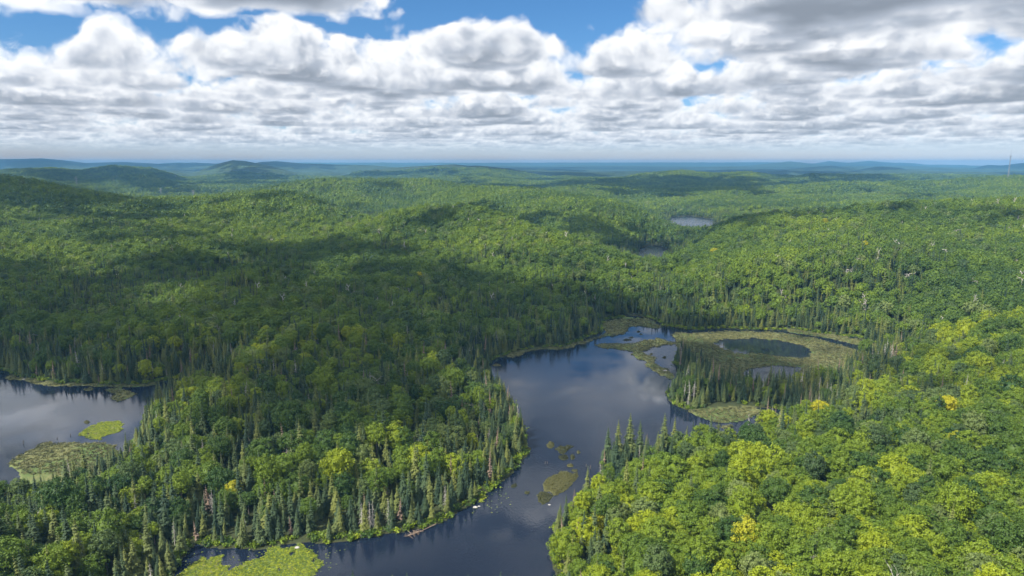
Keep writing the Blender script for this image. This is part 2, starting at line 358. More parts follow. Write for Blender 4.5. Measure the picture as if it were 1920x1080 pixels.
def height(x, y, detail=True):
    Yc = np.maximum(y, 95.0); a = x / Yc; l = np.log(Yc)
    # warp the hills sideways a little so crests wander
    n1 = fbm(x / 170, y / 170, 4, 2); amp = np.clip(Yc / 500, 0.3, 1.6)
    near = rbf_h(a, l) + n1 * 5.0 * amp
    far = 9 + 10 * fbm(x / 900, y / 900, 4, 11) + 0 * x
    if (Yc > 1500).any():
        hl = l + 0.035 * fbm(a * 14, l * 9, 3, 40)
        for Y0, w, pts in RIDGES:
            sx, _ = slopes([p[0] for p in pts], [p[1] for p in pts]); zz = [float(at(p[0], p[1], Y0)[2]) - 9 for p in pts]
            top = np.interp(a, sx, zz, left=zz[0] - 0, right=zz[-1])
            edge = sstep(sx[0] - .05, sx[0], a) * (1 - sstep(sx[-1], sx[-1] + .05, a))
            g = np.exp(-((hl - math.log(Y0)) / w) ** 2)
            spur = 1 + 0.22 * fbm(a * 9 + Y0, l * 14, 4, 17) * (1 - g)
            r = 8 + (top - 8) * g * spur * edge
            k = 9.0; hh = np.clip(0.5 + 0.5 * (r - far) / k, 0, 1); far = far * (1 - hh) + r * hh + k * hh * (1 - hh)
    t = sstep(math.log(2400), math.log(2900), l)
    h = near * (1 - t) + far * t
    h = np.where(l > math.log(1500), np.maximum(h, 3), h)
    return h
def ground(x, y, fl=None):
    """final ground height with lakes and marshes cut in"""
    w, m, b = fields(x, y) if fl is None else fl
    h = np.maximum(height(x, y), 1.2)
    d = np.maximum(w, 0)
    shore = 0.15 + np.minimum(d, 6) * 0.12
    h = shore + np.maximum(h - shore, 0) * sstep(2, 75, d)
    h = np.maximum(h, shore)
    bed = -0.35 - 0.09 * np.minimum(-w, 60)
    h = np.where(w < 0, np.maximum(bed, -4.0), h)
    mz = 0.22 + 0.10 * fbm(x / 3, y / 3, 2, 50)
    h = np.where((w < 1) & (m < 0), np.where(m < -0.8, mz, mz - 0.4 * (m + 0.8) / 0.8), h)
    h = np.where((w < 1.5) & (b < 0), np.where(fbm(x / 3.5, y / 4.5, 4, 91) > -.34, 0.07, -.12), h)
    return h

# ------------------------------------------------------------------ mesh helpers
def mesh_np(name, V, Fq, mats=(), smooth=False, mi=None):
    me = bpy.data.meshes.new(name); V = np.asarray(V, np.float32); Fq = np.asarray(Fq, np.int32)
    k = Fq.shape[1]
    me.vertices.add(len(V)); me.vertices.foreach_set('co', V.ravel())
    me.loops.add(Fq.size); me.loops.foreach_set('vertex_index', Fq.ravel())
    me.polygons.add(len(Fq)); me.polygons.foreach_set('loop_start', np.arange(len(Fq), dtype=np.int32) * k)
    if mi is not None: me.polygons.foreach_set('material_index', np.asarray(mi, np.int32))
    if smooth: me.polygons.foreach_set('use_smooth', np.ones(len(Fq), bool))
    for m in mats: me.materials.append(m)
    me.update(calc_edges=True); me.validate()
    return me
def link(name, me, parent=None, loc=None):
    o = bpy.data.objects.new(name, me); COL.objects.link(o)
    if parent is not None: o.parent = parent
    if loc is not None: o.location = loc
    return o
def tag(o, label=None, cat=None, group=None, kind=None):
    if label: o['label'] = label
    if cat: o['category'] = cat
    if group: o['group'] = group
    if kind: o['kind'] = kind
    return o
def mat(name):
    m = bpy.data.materials.new(name); m.use_nodes = True; nt = m.node_tree
    return m, nt, nt.nodes['Principled BSDF']

# ------------------------------------------------------------------ setting materials
def terrain_mat():
    m, nt, b = mat('forest floor and marsh')
    geo = nt.nodes.new('ShaderNodeNewGeometry'); pos = geo.outputs['Position']
    def attr(n):
        a = nt.nodes.new('ShaderNodeAttribute'); a.attribute_name = n; return S(nt, a.outputs['Fac'])
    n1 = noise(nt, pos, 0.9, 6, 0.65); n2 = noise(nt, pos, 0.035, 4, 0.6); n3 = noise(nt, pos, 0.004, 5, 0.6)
    floor = mixc(nt, n1, (0.018, 0.022, 0.010), (0.04, 0.05, 0.018))
    # far woods: crowns a few pixels across
    n4 = noise(nt, pos, 0.10, 5, 0.72)
    wood = mixc(nt, n4.step(0.36, 0.66), (0.010, 0.022, 0.012), (0.040, 0.066, 0.020))
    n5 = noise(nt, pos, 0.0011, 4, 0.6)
    wood = mixc(nt, (n3.step(0.48, 0.56) * 0.5 + n5.step(0.46, 0.56) * 0.5) * 0.85, wood, (0.014, 0.028, 0.016))  # broad dark patches: cloud shade on far ridges put into the wood colour
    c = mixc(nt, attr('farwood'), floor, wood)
    mud = mixc(nt, n1, (0.012, 0.008, 0.005), (0.035, 0.022, 0.013))
    c = mixc(nt, attr('bed'), c, mud)
    g1 = mixc(nt, n1.step(0.3, 0.7), (0.060, 0.068, 0.026), (0.130, 0.128, 0.052))
    g2 = mixc(nt, n2.step(0.42, 0.62), g1, (0.060, 0.092, 0.026))
    c = mixc(nt, attr('marsh'), c, g2)
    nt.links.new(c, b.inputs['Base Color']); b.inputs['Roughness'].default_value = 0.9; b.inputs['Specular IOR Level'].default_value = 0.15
    bp = nt.nodes.new('ShaderNodeBump'); bp.inputs['Strength'].default_value = 0.9; bp.inputs['Distance'].default_value = 5.0
    hgt = n4 * attr('farwood') + n1 * 0.06
    nt.links.new(hgt.v, bp.inputs['Height']); nt.links.new(bp.outputs[0], b.inputs['Normal'])
    return m
def water_mat(windy=False):
    m, nt, b = mat('wind ruffled pond water' if windy else 'dark lake water')
    geo = nt.nodes.new('ShaderNodeNewGeometry'); pos = geo.outputs['Position']
    b.inputs['Base Color'].default_value = (0.006, 0.010, 0.020, 1); b.inputs['IOR'].default_value = 1.333
    x, y, z = sep(nt, pos)
    calm = noise(nt, pos, 0.02, 3, 0.55)
    ripple = noise(nt, vec(nt, x, y * 0.6, 0.0), 1.1, 3, 0.6)
    fine = noise(nt, vec(nt, x * 1.2, y, 3.0), 4.5, 2, 0.6)
    w = (ripple * 0.55 + fine * 0.07) * (calm.step(0.38, 0.60) * 0.8 + 0.2)
    bp = nt.nodes.new('ShaderNodeBump'); bp.inputs['Strength'].default_value = 0.55; bp.inputs['Distance'].default_value = 0.10
    nt.links.new(w.v, bp.inputs['Height']); nt.links.new(bp.outputs[0], b.inputs['Normal'])
    r = calm.step(0.40, 0.60) * 0.09 + 0.03
    if windy: r = S(nt, .22)._m('ADD', 0.0); bp.inputs['Distance'].default_value = .6
    nt.links.new(r.v, b.inputs['Roughness'])
    return m

def build_terrain():
    O = np.array([0.0, -160.0]); na = 900
    az = np.radians(np.linspace(-56, 56, na))
    r = [150.0]
    while r[-1] < 15100:
        q = r[-1]; r.append(q + (max(1.6, (q - 140) * 0.0062) if q < 900 else q * 0.0085 if q < 6000 else q * 0.012))
    r = np.array(r); nr = len(r)
    A, R = np.meshgrid(az, r, indexing='ij')
    x = (O[0] + R * np.sin(A)).ravel(); y = (O[1] + R * np.cos(A)).ravel()
    fl = fields(x, y); h = ground(x, y, fl)
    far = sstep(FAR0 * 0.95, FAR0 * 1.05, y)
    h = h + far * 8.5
    h = h + (y > FAR0) * 1.8 * fbm(x / 14, y / 14, 2, 60) * sstep(FAR0, FAR0 * 1.1, y)
    # the earth curves away
    print('terrain', na, nr, na * nr)
    i = np.arange(na - 1)[:, None] * nr + np.arange(nr - 1)[None]
    Fq = np.stack([i, i + nr, i + nr + 1, i + 1], -1).reshape(-1, 4)[:, ::-1]
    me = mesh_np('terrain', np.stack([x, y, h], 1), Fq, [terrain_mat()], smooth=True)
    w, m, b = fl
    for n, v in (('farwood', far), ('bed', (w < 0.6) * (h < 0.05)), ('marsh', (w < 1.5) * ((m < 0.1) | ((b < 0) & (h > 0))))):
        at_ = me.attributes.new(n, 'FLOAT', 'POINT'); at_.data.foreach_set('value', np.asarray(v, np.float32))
    tag(link('ground', me), kind='structure', label='forested hills and marshy lake shores')
    return
FAR0 = 4300.0
def build_water():
    wm = water_mat(); ww = water_mat(True)
    def sheet(name, P, label, grow=12.0, wm=wm):
        lo = P.min(0) - grow; hi = P.max(0) + grow
        me = mesh_np(name, [(lo[0], lo[1], 0), (hi[0], lo[1], 0), (hi[0], hi[1], 0), (lo[0], hi[1], 0)], [(0, 1, 2, 3)], [wm])
        tag(link(name, me), kind='structure', label=label)
    sheet('lake_water', MAIN, 'dark main lake narrowing towards the bottom of the view')
    L = LEFTL.copy(); L[:, 0] = np.minimum(L[:, 0], MAIN[:, 0].min() - 24.5)
    sheet('lake_water', L, 'pale lake at the left edge')
    sheet('pond_water', POND, 'small bright pond between the hills', wm=ww)
    sheet('lake_water', LAKE3, 'distant lake behind the right hill', wm=ww)
build_terrain(); build_water()
HAZE_TOP = 166.0
def hit(px, py, z_over=10.0, y0=110.0):
    """where the sight line through px, py first meets the canopy"""
    sx, sz = [float(q) for q in slopes(px, py)]
    Y = np.exp(np.linspace(math.log(y0), math.log(9000), 1500)); h = height(sx * Y, Y) + z_over
    k = np.where(CAM_H + sz * Y < h)[0]; Yh = Y[k[0]] if len(k) else 9000.0
    return np.array([sx * Yh, Yh, CAM_H + sz * Yh])
def build_haze():
    v = [(x, y, z) for z in (-6, HAZE_TOP) for y in (-400, 15400) for x in (-60000, 60000)]
    f = [(0, 2, 3, 1), (4, 5, 7, 6), (0, 1, 5, 4), (2, 6, 7, 3), (0, 4, 6, 2), (1, 3, 7, 5)]
    m = bpy.data.materials.new('pale blue air'); m.use_nodes = True; nt = m.node_tree; nt.nodes.clear()
    o = nt.nodes.new('ShaderNodeOutputMaterial'); p = nt.nodes.new('ShaderNodeVolumePrincipled')
    p.inputs['Color'].default_value = (0.13, 0.35, 0.62, 1); p.inputs['Density'].default_value = 8.5e-5; p.inputs['Anisotropy'].default_value = 0.0
    nt.links.new(p.outputs[0], o.inputs['Volume'])
    tag(link('haze', mesh_np('haze', v, f, [m])), kind='stuff', label='pale blue haze over the hills')
build_haze()

# ------------------------------------------------------------------ trees
def foliage_mat(name, ramp_cols, trans=0.28, rough=0.6, patch=0.5, vary=1.25):
    m, nt, b = mat(name)
    oi = nt.nodes.new('ShaderNodeObjectInfo'); rnd = S(nt, oi.outputs['Random'])
    geo = nt.nodes.new('ShaderNodeNewGeometry'); pos = geo.outputs['Position']
    big = noise(nt, pos, 0.007, 3, 0.6).step(0.38, 0.62)
    leaf = noise(nt, pos, 0.7, 3, 0.6)
    f = (((rnd - 0.5) * vary + 0.5) * (1 - patch * 0.55) + big * patch * 0.55 + (leaf - 0.5) * 0.34).clamp()
    rp = nt.nodes.new('ShaderNodeValToRGB'); nt.links.new(f.v, rp.inputs[0]); e = rp.color_ramp.elements
    for i, (p, c) in enumerate(ramp_cols):
        q = e[0] if i == 0 else e[1] if i == 1 else e.new(p)
        q.position = p; q.color = (*c, 1)
    col = rp.outputs[0]
    nt.links.new(col, b.inputs['Base Color']); b.inputs['Roughness'].default_value = rough; b.inputs['Specular IOR Level'].default_value = 0.25
    tr = nt.nodes.new('ShaderNodeBsdfTranslucent')
    tcol = mixc(nt, 1.0, col, (1.0, 1.05, 0.45), 'MULTIPLY'); nt.links.new(tcol, tr.inputs[0])
    mx = nt.nodes.new('ShaderNodeMixShader'); mx.inputs[0].default_value = trans
    nt.links.new(b.outputs[0], mx.inputs[1]); nt.links.new(tr.outputs[0], mx.inputs[2])
    nt.links.new(mx.outputs[0], nt.nodes['Material Output'].inputs[0])
    return m
def plain_mat(name, c0, c1, scale=2.0, rough=0.85):
    m, nt, b = mat(name)
    tcn = nt.nodes.new('ShaderNodeTexCoord')
    n = noise(nt, tcn.outputs['Object'], scale, 5, 0.6)
    nt.links.new(mixc(nt, n.step(0.3, 0.7), c0, c1), b.inputs['Base Color']); b.inputs['Roughness'].default_value = rough
    return m
M_LEAF = foliage_mat('broadleaf foliage', [(0.0, (0.024, 0.058, 0.012)), (1.0, (0.200, 0.240, 0.008)), (0.45, (0.078, 0.126, 0.010)), (0.8, (0.130, 0.180, 0.010))])
M_LEAF_FAR = foliage_mat('broadleaf foliage farther off', [(0.0, (0.026, 0.058, 0.014)), (1.0, (0.155, 0.205, 0.010)), (0.45, (0.072, 0.120, 0.012)), (0.8, (0.112, 0.166, 0.012))], vary=.8, patch=.75)
M_GREY = foliage_mat('grey green birch and aspen foliage', [(0.0, (0.036, 0.066, 0.022)), (1.0, (0.135, 0.170, 0.045)), (0.5, (0.075, 0.112, 0.030))])
M_SEDGE2 = foliage_mat('pale sedge', [(0.0, (0.036, 0.042, 0.016)), (1.0, (0.15, 0.145, 0.058)), (0.5, (0.085, 0.088, 0.034))], trans=0.2)
M_GOLD = foliage_mat('turning yellow foliage', [(0.0, (0.13, 0.17, 0.010)), (1.0, (0.38, 0.34, 0.010)), (0.6, (0.27, 0.26, 0.010))], trans=0.25, vary=.5, patch=.2)
M_NEED = foliage_mat('conifer needles', [(0.0, (0.016, 0.034, 0.017)), (1.0, (0.110, 0.125, 0.028)), (0.5, (0.042, 0.066, 0.025))], trans=0.08, rough=0.7, patch=0.3)
M_BARK = plain_mat('grey brown bark', (0.05, 0.038, 0.028), (0.13, 0.11, 0.09))
M_DEAD = plain_mat('weathered grey wood', (0.22, 0.20, 0.18), (0.42, 0.39, 0.35), 3.0)
M_RUST = plain_mat('brown dead needles', (0.10, 0.065, 0.045), (0.19, 0.14, 0.10), 3.0)
M_SEDGE = foliage_mat('sedge and bog shrubs', [(0.0, (0.020, 0.024, 0.010)), (1.0, (0.085, 0.082, 0.026)), (0.5, (0.042, 0.045, 0.015))], trans=0.2)
M_LILY = foliage_mat('bright green reeds', [(0.0, (0.07, 0.11, 0.014)), (1.0, (0.30, 0.32, 0.02)), (0.5, (0.16, 0.21, 0.016))], trans=0.2)
M_ROCK = plain_mat('pale granite', (0.16, 0.15, 0.135), (0.36, 0.34, 0.31), 1.5)
M_STEEL = plain_mat('galvanised steel', (0.10, 0.11, 0.12), (0.2, 0.21, 0.22), 5.0, 0.5)

_qs = []
def quad_sphere():
    if _qs: return _qs[0]
    V = []; idx = {}; Fq = []
    def vid(p):
        k = tuple(p)
        if k not in idx: idx[k] = len(V); q = np.array(p, float) - 1; V.append(q / np.linalg.norm(q))
        return idx[k]
    for ax in range(3):
        for s in (0, 2):
            for i in range(2):
                for j in range(2):
                    c = []
                    for di, dj in ((0, 0), (1, 0), (1, 1), (0, 1)):
                        p = [0, 0, 0]; p[ax] = s; p[(ax + 1) % 3] = i + di; p[(ax + 2) % 3] = j + dj; c.append(vid(p))
                    Fq.append(c if s == 2 else c[::-1])
    _qs.append((np.array(V), np.array(Fq))); return _qs[0]
def cards(cent, nrm, size, rng):
    """square leaf sprays: centre, facing, size"""
    n = len(cent); a = rng.normal(size=(n, 3)); t = np.cross(nrm, a); t /= np.linalg.norm(t, axis=1)[:, None] + 1e-9; b = np.cross(nrm, t)
    s = size[:, None]; q = 0.75
    V = np.stack([cent - t * s, cent - b * s * q - nrm * s * .15, cent + t * s, cent + b * s * q - nrm * s * .15], 1).reshape(-1, 3)
    return V, np.arange(4 * n).reshape(-1, 4)
def merge(parts):
    Vs, Fs, o = [], [], 0
    for V, Fq in parts: Vs.append(V); Fs.append(Fq + o); o += len(V)
    return np.concatenate(Vs), np.concatenate(Fs)
def tube(pts, rad, k=6):
    """tapered tube through pts"""
    pts = np.asarray(pts, float); n = len(pts); V = []
    for i in range(n):
        d = pts[min(i + 1, n - 1)] - pts[max(i - 1, 0)]; d = d / (np.linalg.norm(d) + 1e-9)
        u = np.cross(d, [0.31, 0.95, 0.05]); u /= np.linalg.norm(u) + 1e-9; v = np.cross(d, u)
        for j in range(k):
            a = 2 * math.pi * j / k; V.append(pts[i] + rad[i] * (math.cos(a) * u + math.sin(a) * v))
    Fq = [(i * k + j, i * k + (j + 1) % k, (i + 1) * k + (j + 1) % k, (i + 1) * k + j) for i in range(n - 1) for j in range(k)]
    return np.array(V), np.array(Fq)
def broadleaf(seed, ncl, nlf, ls, R=4.1, H=11.5):
    rng = np.random.default_rng(seed); parts = []; asp = rng.uniform(.85, 1.35)
    cz = H - R * asp; ecc = rng.uniform(0.88, 1.12); lob = rng.normal(size=(4, 3)); lob /= np.linalg.norm(lob, axis=1)[:, None]
    pts = []
    for i in range(ncl):
        f = (i + .5) / ncl; z = 1 - 1.72 * f; ph = i * 2.39996 + seed; r = math.sqrt(max(0, 1 - z * z))
        q = np.array([math.cos(ph) * r * ecc, math.sin(ph) * r / ecc, z])
        bulge = 1 + 0.22 * max(0, (lob @ q).max() - .45) / .55
        q = q * rng.uniform(0.72, 0.90) * bulge + rng.normal(size=3) * 0.07; q[2] *= asp
        pts.append(q * R * 0.88 + [0, 0, cz])
    sv, sf = quad_sphere()
    parts.append((sv * R * [.58, .58, .62 * asp] + [0, 0, cz], sf))
    for i, c in enumerate(pts):
        rc = R * rng.uniform(0.24, 0.40) * (24 / ncl) ** 0.38
        if i % 2: parts.append((sv * rc * 0.5 * [1, 1, 0.8] + c, sf))
        d = rng.normal(size=(nlf, 3)); d[:, 2] += 0.3; d += (c - [0, 0, cz]) / R * .7; d /= np.linalg.norm(d, axis=1)[:, None]
        cen = c + d * rc * rng.uniform(0.55, 1.22, (nlf, 1)) * [1, 1, 0.8]
        nn = d * 0.9 + rng.normal(size=(nlf, 3)) * 0.55 + [0, 0, 0.30]; nn /= np.linalg.norm(nn, axis=1)[:, None]
        parts.append(cards(cen, nn, ls * rng.uniform(0.6, 1.3, nlf), rng))
    return merge(parts)
def broadleaf_trunk(seed, R=4.1, H=11.5):
    rng = np.random.default_rng(seed); parts = [tube([(0, 0, -1), (.1, 0, H * .3), (0, .1, H * .62), (.1, .1, H * .86)], [.26, .21, .13, .04])]
    for i in range(5):
        a = i * 1.3 + seed; z = H * (.36 + .07 * i); l = R * rng.uniform(.5, .75)
        parts.append(tube([(0, 0, z), (math.cos(a) * l * .5, math.sin(a) * l * .5, z + l * .45), (math.cos(a) * l, math.sin(a) * l, z + l * .8)], [.10, .07, .03], 5))
    return merge(parts)
def spruce(seed, tiers, nb, side, R=1.75, H=12.0, full=1.0, z0=0.06):
    rng = np.random.default_rng(seed); V = []; Fq = []
    def kite(p, d, L, wd, droop, lift=0.0):
        s = np.array([-d[1], d[0], 0]); o = len(V)
        tip = p + d * L - np.array([0, 0, droop]); mid = p + d * L * .5 + np.array([0, 0, lift - droop * .35])
        V.extend([p, mid + s * wd - [0, 0, wd * .35], tip, mid - s * wd - [0, 0, wd * .35]]); Fq.append((o, o + 1, o + 2, o + 3))
        return mid, tip
    for t in range(tiers):
        f = (t + 0.5) / tiers; z = H * (z0 + (1 - z0) * f ** 0.92); r = R * (1 - (z / H)) ** 0.90 * rng.uniform(0.80, 1.15) + 0.10
        n = max(4, int(nb * (0.55 + 0.45 * (1 - f))))
        for j in range(n):
            if rng.random() > full: continue
            a = 2 * math.pi * (j + rng.uniform(-.3, .3)) / n + t * 1.7; d = np.array([math.cos(a), math.sin(a), 0]); L = r * rng.uniform(.72, 1.15)
            p = np.array([0, 0, z + rng.uniform(-.15, .15)]); wd = L * (0.30 if side else 0.42) + .05
            mid, tip = kite(p, d, L, wd, L * rng.uniform(.12, .34), L * .10)
            if side:
                for sgn in (-1, 1):
                    a2 = a + sgn * rng.uniform(.5, .8); d2 = np.array([math.cos(a2), math.sin(a2), 0])
                    kite(mid, d2, L * .48, L * .17, L * .26)
                kite(mid - [0, 0, L * .06], d, L * .55, L * .2, L * .36)
    # leader
    c = quad_sphere(); V = np.array(V); Fq = np.array(Fq)
    core = tube([(0, 0, 0.5), (0, 0, H * .5), (0, 0, H * .99)], [R * .30, R * .2, 0.02], 5)
    return merge([(V, Fq), core])
def limb_tree(seed, H=11.0, R=3.6, lean=0.0, thick=1.0):
    """bare dead crown of forking limbs"""
    rng = np.random.default_rng(seed); parts = []
    def grow(p, d, L, r, lev):
        pts = [p]; 
        for k in range(3):
            d = d + rng.normal(size=3) * .14; d /= np.linalg.norm(d); pts.append(pts[-1] + d * L / 3)
        parts.append(tube(pts, np.array([r, r * .85, r * .7, r * .5]) * (thick if lev < 3 else 1), 4))
        if lev == 0: return
        for j in range(3 if lev > 1 else 4):
            q = pts[1 + (j % 3)]; dd = d * .6 + rng.normal(size=3) * .62 + [0, 0, .25]; dd /= np.linalg.norm(dd)
            grow(q, dd, L * rng.uniform(.5, .72), r * .55, lev - 1)
    grow(np.array([0, 0, -1.0]), np.array([lean, 0, 1.0]), H * .62, .2, 3)
    return merge(parts)
def snag(seed, H=11.0):
    rng = np.random.default_rng(seed); parts = [tube([(0, 0, -1), (.1, 0, H * .5), (0, .05, H)], [.17, .10, .02], 5)]
    for i in range(46):
        z = H * rng.uniform(.18, .97); a = rng.uniform(0, 6.3); L = (1 - z / H) * 1.5 + .35
        d = np.array([math.cos(a), math.sin(a), 0]); parts.append(tube([(0, 0, z), d * L * .5 + [0, 0, z - .05], d * L + [0, 0, z - L * .35]], [.035, .03, .012], 3))
    return merge(parts)
def tuft(seed, n=26, h=0.8, r=0.8):
    rng = np.random.default_rng(seed); c = rng.normal(size=(n, 3)) * [r * .5, r * .5, 0]; c[:, 2] = rng.uniform(.1, 1, n) * h * .7
    nn = rng.normal(size=(n, 3)) * .6 + [0, 0, .8]; nn /= np.linalg.norm(nn, axis=1)[:, None]
    return cards(c, nn, rng.uniform(.18, .34, n) * r, rng)

def proto(name, bits):
    """one mesh of several (V, F, material) bits, for the masses nobody could count"""
    V, Fq = merge([(v, f) for v, f, _ in bits]); mi = np.concatenate([np.full(len(f), i) for i, (_, f, _) in enumerate(bits)])
    return mesh_np(name, V, Fq, [m for *_, m in bits], mi=mi)
NB = 6
CR0 = [broadleaf(10 + s, 44, 66, 0.22, R=(4.1, 4.6, 3.6, 4.3, 3.3, 4.9)[s]) for s in range(NB)]
CR1 = [broadleaf(30 + s, 26, 24, 0.38, R=4.2) for s in range(NB)]
CR2 = [broadleaf(50 + s, 14, 14, .55, R=4.3) for s in range(4)]
TR0 = [broadleaf_trunk(70 + s) for s in range(3)]
SP0 = [spruce(90 + s, 18, 10, True, R=(2.3, 1.8, 2.7, 2.1, 1.6)[s]) for s in range(5)]
SP1 = [spruce(110 + s, 12, 8, False, R=(2.3, 1.8, 2.7, 2.1)[s]) for s in range(4)]
SP2 = [spruce(130 + s, 6, 6, False, R=2.3) for s in range(3)]
me_crown = [mesh_np('crown', v, f, [M_LEAF]) for v, f in CR0]
me_grey = [mesh_np('crown', v, f, [M_GREY]) for v, f in CR0[2:5]]
me_gold = [mesh_np('crown', v, f, [M_GOLD]) for v, f in CR0[:3]]
me_trunk = [mesh_np('trunk', v, f, [M_BARK]) for v, f in TR0]
me_need = [mesh_np('crown', v, f, [M_NEED]) for v, f in SP0]
me_pole = mesh_np('trunk', *tube([(0, 0, -1), (0, 0, 6), (0, 0, 11.9)], [.17, .11, .02], 6), [M_BARK])
me_limb = [mesh_np('dead_tree', *limb_tree(150 + s), [M_DEAD]) for s in range(4)]
me_limb_far = [mesh_np('dead_tree', *limb_tree(155 + s, thick=2.6), [M_DEAD]) for s in range(3)]
me_snag = [mesh_np('dead_spruce', *snag(160 + s), [M_DEAD]) for s in range(3)]
me_rust = [mesh_np('crown', *spruce(170 + s, 13, 7, True, R=1.3, H=12, full=.75), [M_RUST]) for s in range(2)]

# ------------------------------------------------------------------ where trees stand
def density(x, y, w):
    """chance that a place carries conifers"""
    d = np.maximum(w, 0); az = x / np.maximum(y, 90)
    shore = np.exp(-(d / 30.0) ** 1.6) * 0.95
    px = 960 + az * 1280                              # bearing only, to tell the shores apart
    right = (x > 10 + 0.15 * (y - 200)) & (y < 300)     # the near slope east of the channel is hardwood
    shore = np.where(right, np.exp(-(d / 9.0)) * 0.85, shore)
    north = np.exp(-((y - 520 - 30 * (px < 1100)) / 60) ** 2) * (az > 0.03) * (az < .62) * .75
    west = sstep(60, 20, d) * (x < -60) * (y > 340) * (y < 520) * .85
    pen = (sdist(PENIN, x, y) < 0) * .96
    mixed = (x < 30) * (y < 420) * .44
    n = fbm(x / 85, y / 85, 4, 77); patch = sstep(0.12, 0.42, n) * .75
    hh = height(x, y); vale = sstep(15, 5, hh) * (y > 470) * .8 * sstep(-.4, .1, n)
    east = sstep(1350, 1600, px) * (y < 380) * (y > 270) * sstep(.0, .3, n + .12) * .5
    pa = at(1168, 862); prom = (np.hypot(x - pa[0], y - pa[1]) < 20) * .96
    p = np.maximum.reduce([shore, prom, north * sstep(-.35, .1, n), west, pen, patch * np.where(right, .15, .8), mixed + patch * .5 * (mixed > 0), east, vale])
    return np.clip(p + np.where(right, 0.02, 0.05), 0, .97)
def visible_table():
    a = np.linspace(-1.08, 1.08, 500); Yv = np.exp(np.linspace(math.log(95), math.log(9000), 700))
    A, Yg = np.meshgrid(a, Yv, indexing='ij'); h = height((A * Yg).ravel(), Yg.ravel()).reshape(A.shape)
    w = np.concatenate([fields((A * Yg)[i:i + 50].ravel(), Yg[i:i + 50].ravel())[0] for i in range(0, 500, 50)]).reshape(A.shape)
    h = h * sstep(2, 75, w) + np.where(w > 2, 7.5, 0)
    s = (h - CAM_H) / Yg; cm = np.maximum.accumulate(s, axis=1)
    return a, Yv, cm
VA, VY, VC = visible_table()
def seen(x, y, ztop):
    a = x / y; i = np.clip(((a - VA[0]) / (VA[1] - VA[0])).astype(int), 2, 497); j = np.clip(np.searchsorted(VY, y * 0.985) - 1, 0, 699)
    c = np.minimum.reduce([VC[i + k, j] for k in (-2, -1, 0, 1, 2)])
    return (ztop + 4 - CAM_H) / y > c - 3.0 / y
def scatter(y0, y1, sp, seed, lim=0.98):
    rng = np.random.default_rng(seed); out = []
    ny = int((y1 - y0) / sp)
    for j in range(ny):
        y = y0 + j * sp; hw = lim * y + 25; n = int(2 * hw / sp)
        xs = -hw + (np.arange(n) + rng.uniform(-.42, .42, n) + .5 * (j & 1)) * sp
        out.append(np.stack([xs, y + rng.uniform(-.42, .42, n) * sp], 1))
    return np.concatenate(out)
def place(P, kind, seed, rscale):
    """keep positions on land; returns x, y, z, scale_xy, scale_z, rot"""
    rng = np.random.default_rng(seed); x, y = P[:, 0], P[:, 1]
    w, m, b = fields(x, y); z = ground(x, y, (w, m, b)); pc = density(x, y, w)
    u = rng.random(len(x))
    land = (w > (1.2 if kind == 'c' else 3.5)) & (m > 0.5) & (b > 0.5)
    keep = land & ((u < pc) if kind == 'c' else (u > pc * .92))
    sx, sz = slopes(np.array([0.0]), np.array([0.0]))
    s = np.clip(rng.lognormal(0, .25 if kind == 'b' else .24, len(x)), .5, 1.45) * rscale
    if kind == 'b': s = s * (.74 + .26 * sstep(4, 30, w))
    if kind == 'c': s = s * np.clip(.72 + .28 * sstep(0, 14, w), .5, 1)
    keep &= seen(x, y, z + 12 * s)
    keep &= y > 112 * 1.0
    keep &= (z + 14 - CAM_H) / y > -0.80          # below the picture's lower edge
    k = np.where(keep)[0]
    return dict(x=x[k], y=y[k], z=z[k], s=s[k], a=s[k] * (rng.uniform(.78, 1.25, len(k)) if kind == 'b' else rng.uniform(.72, 1.22, len(k))), r=rng.uniform(0, 6.283, len(k)), w=w[k])
def cat(*D): return {q: np.concatenate([d[q] for d in D]) for q in D[0]}
def sub(D, m): return {q: v[m] for q, v in D.items()}

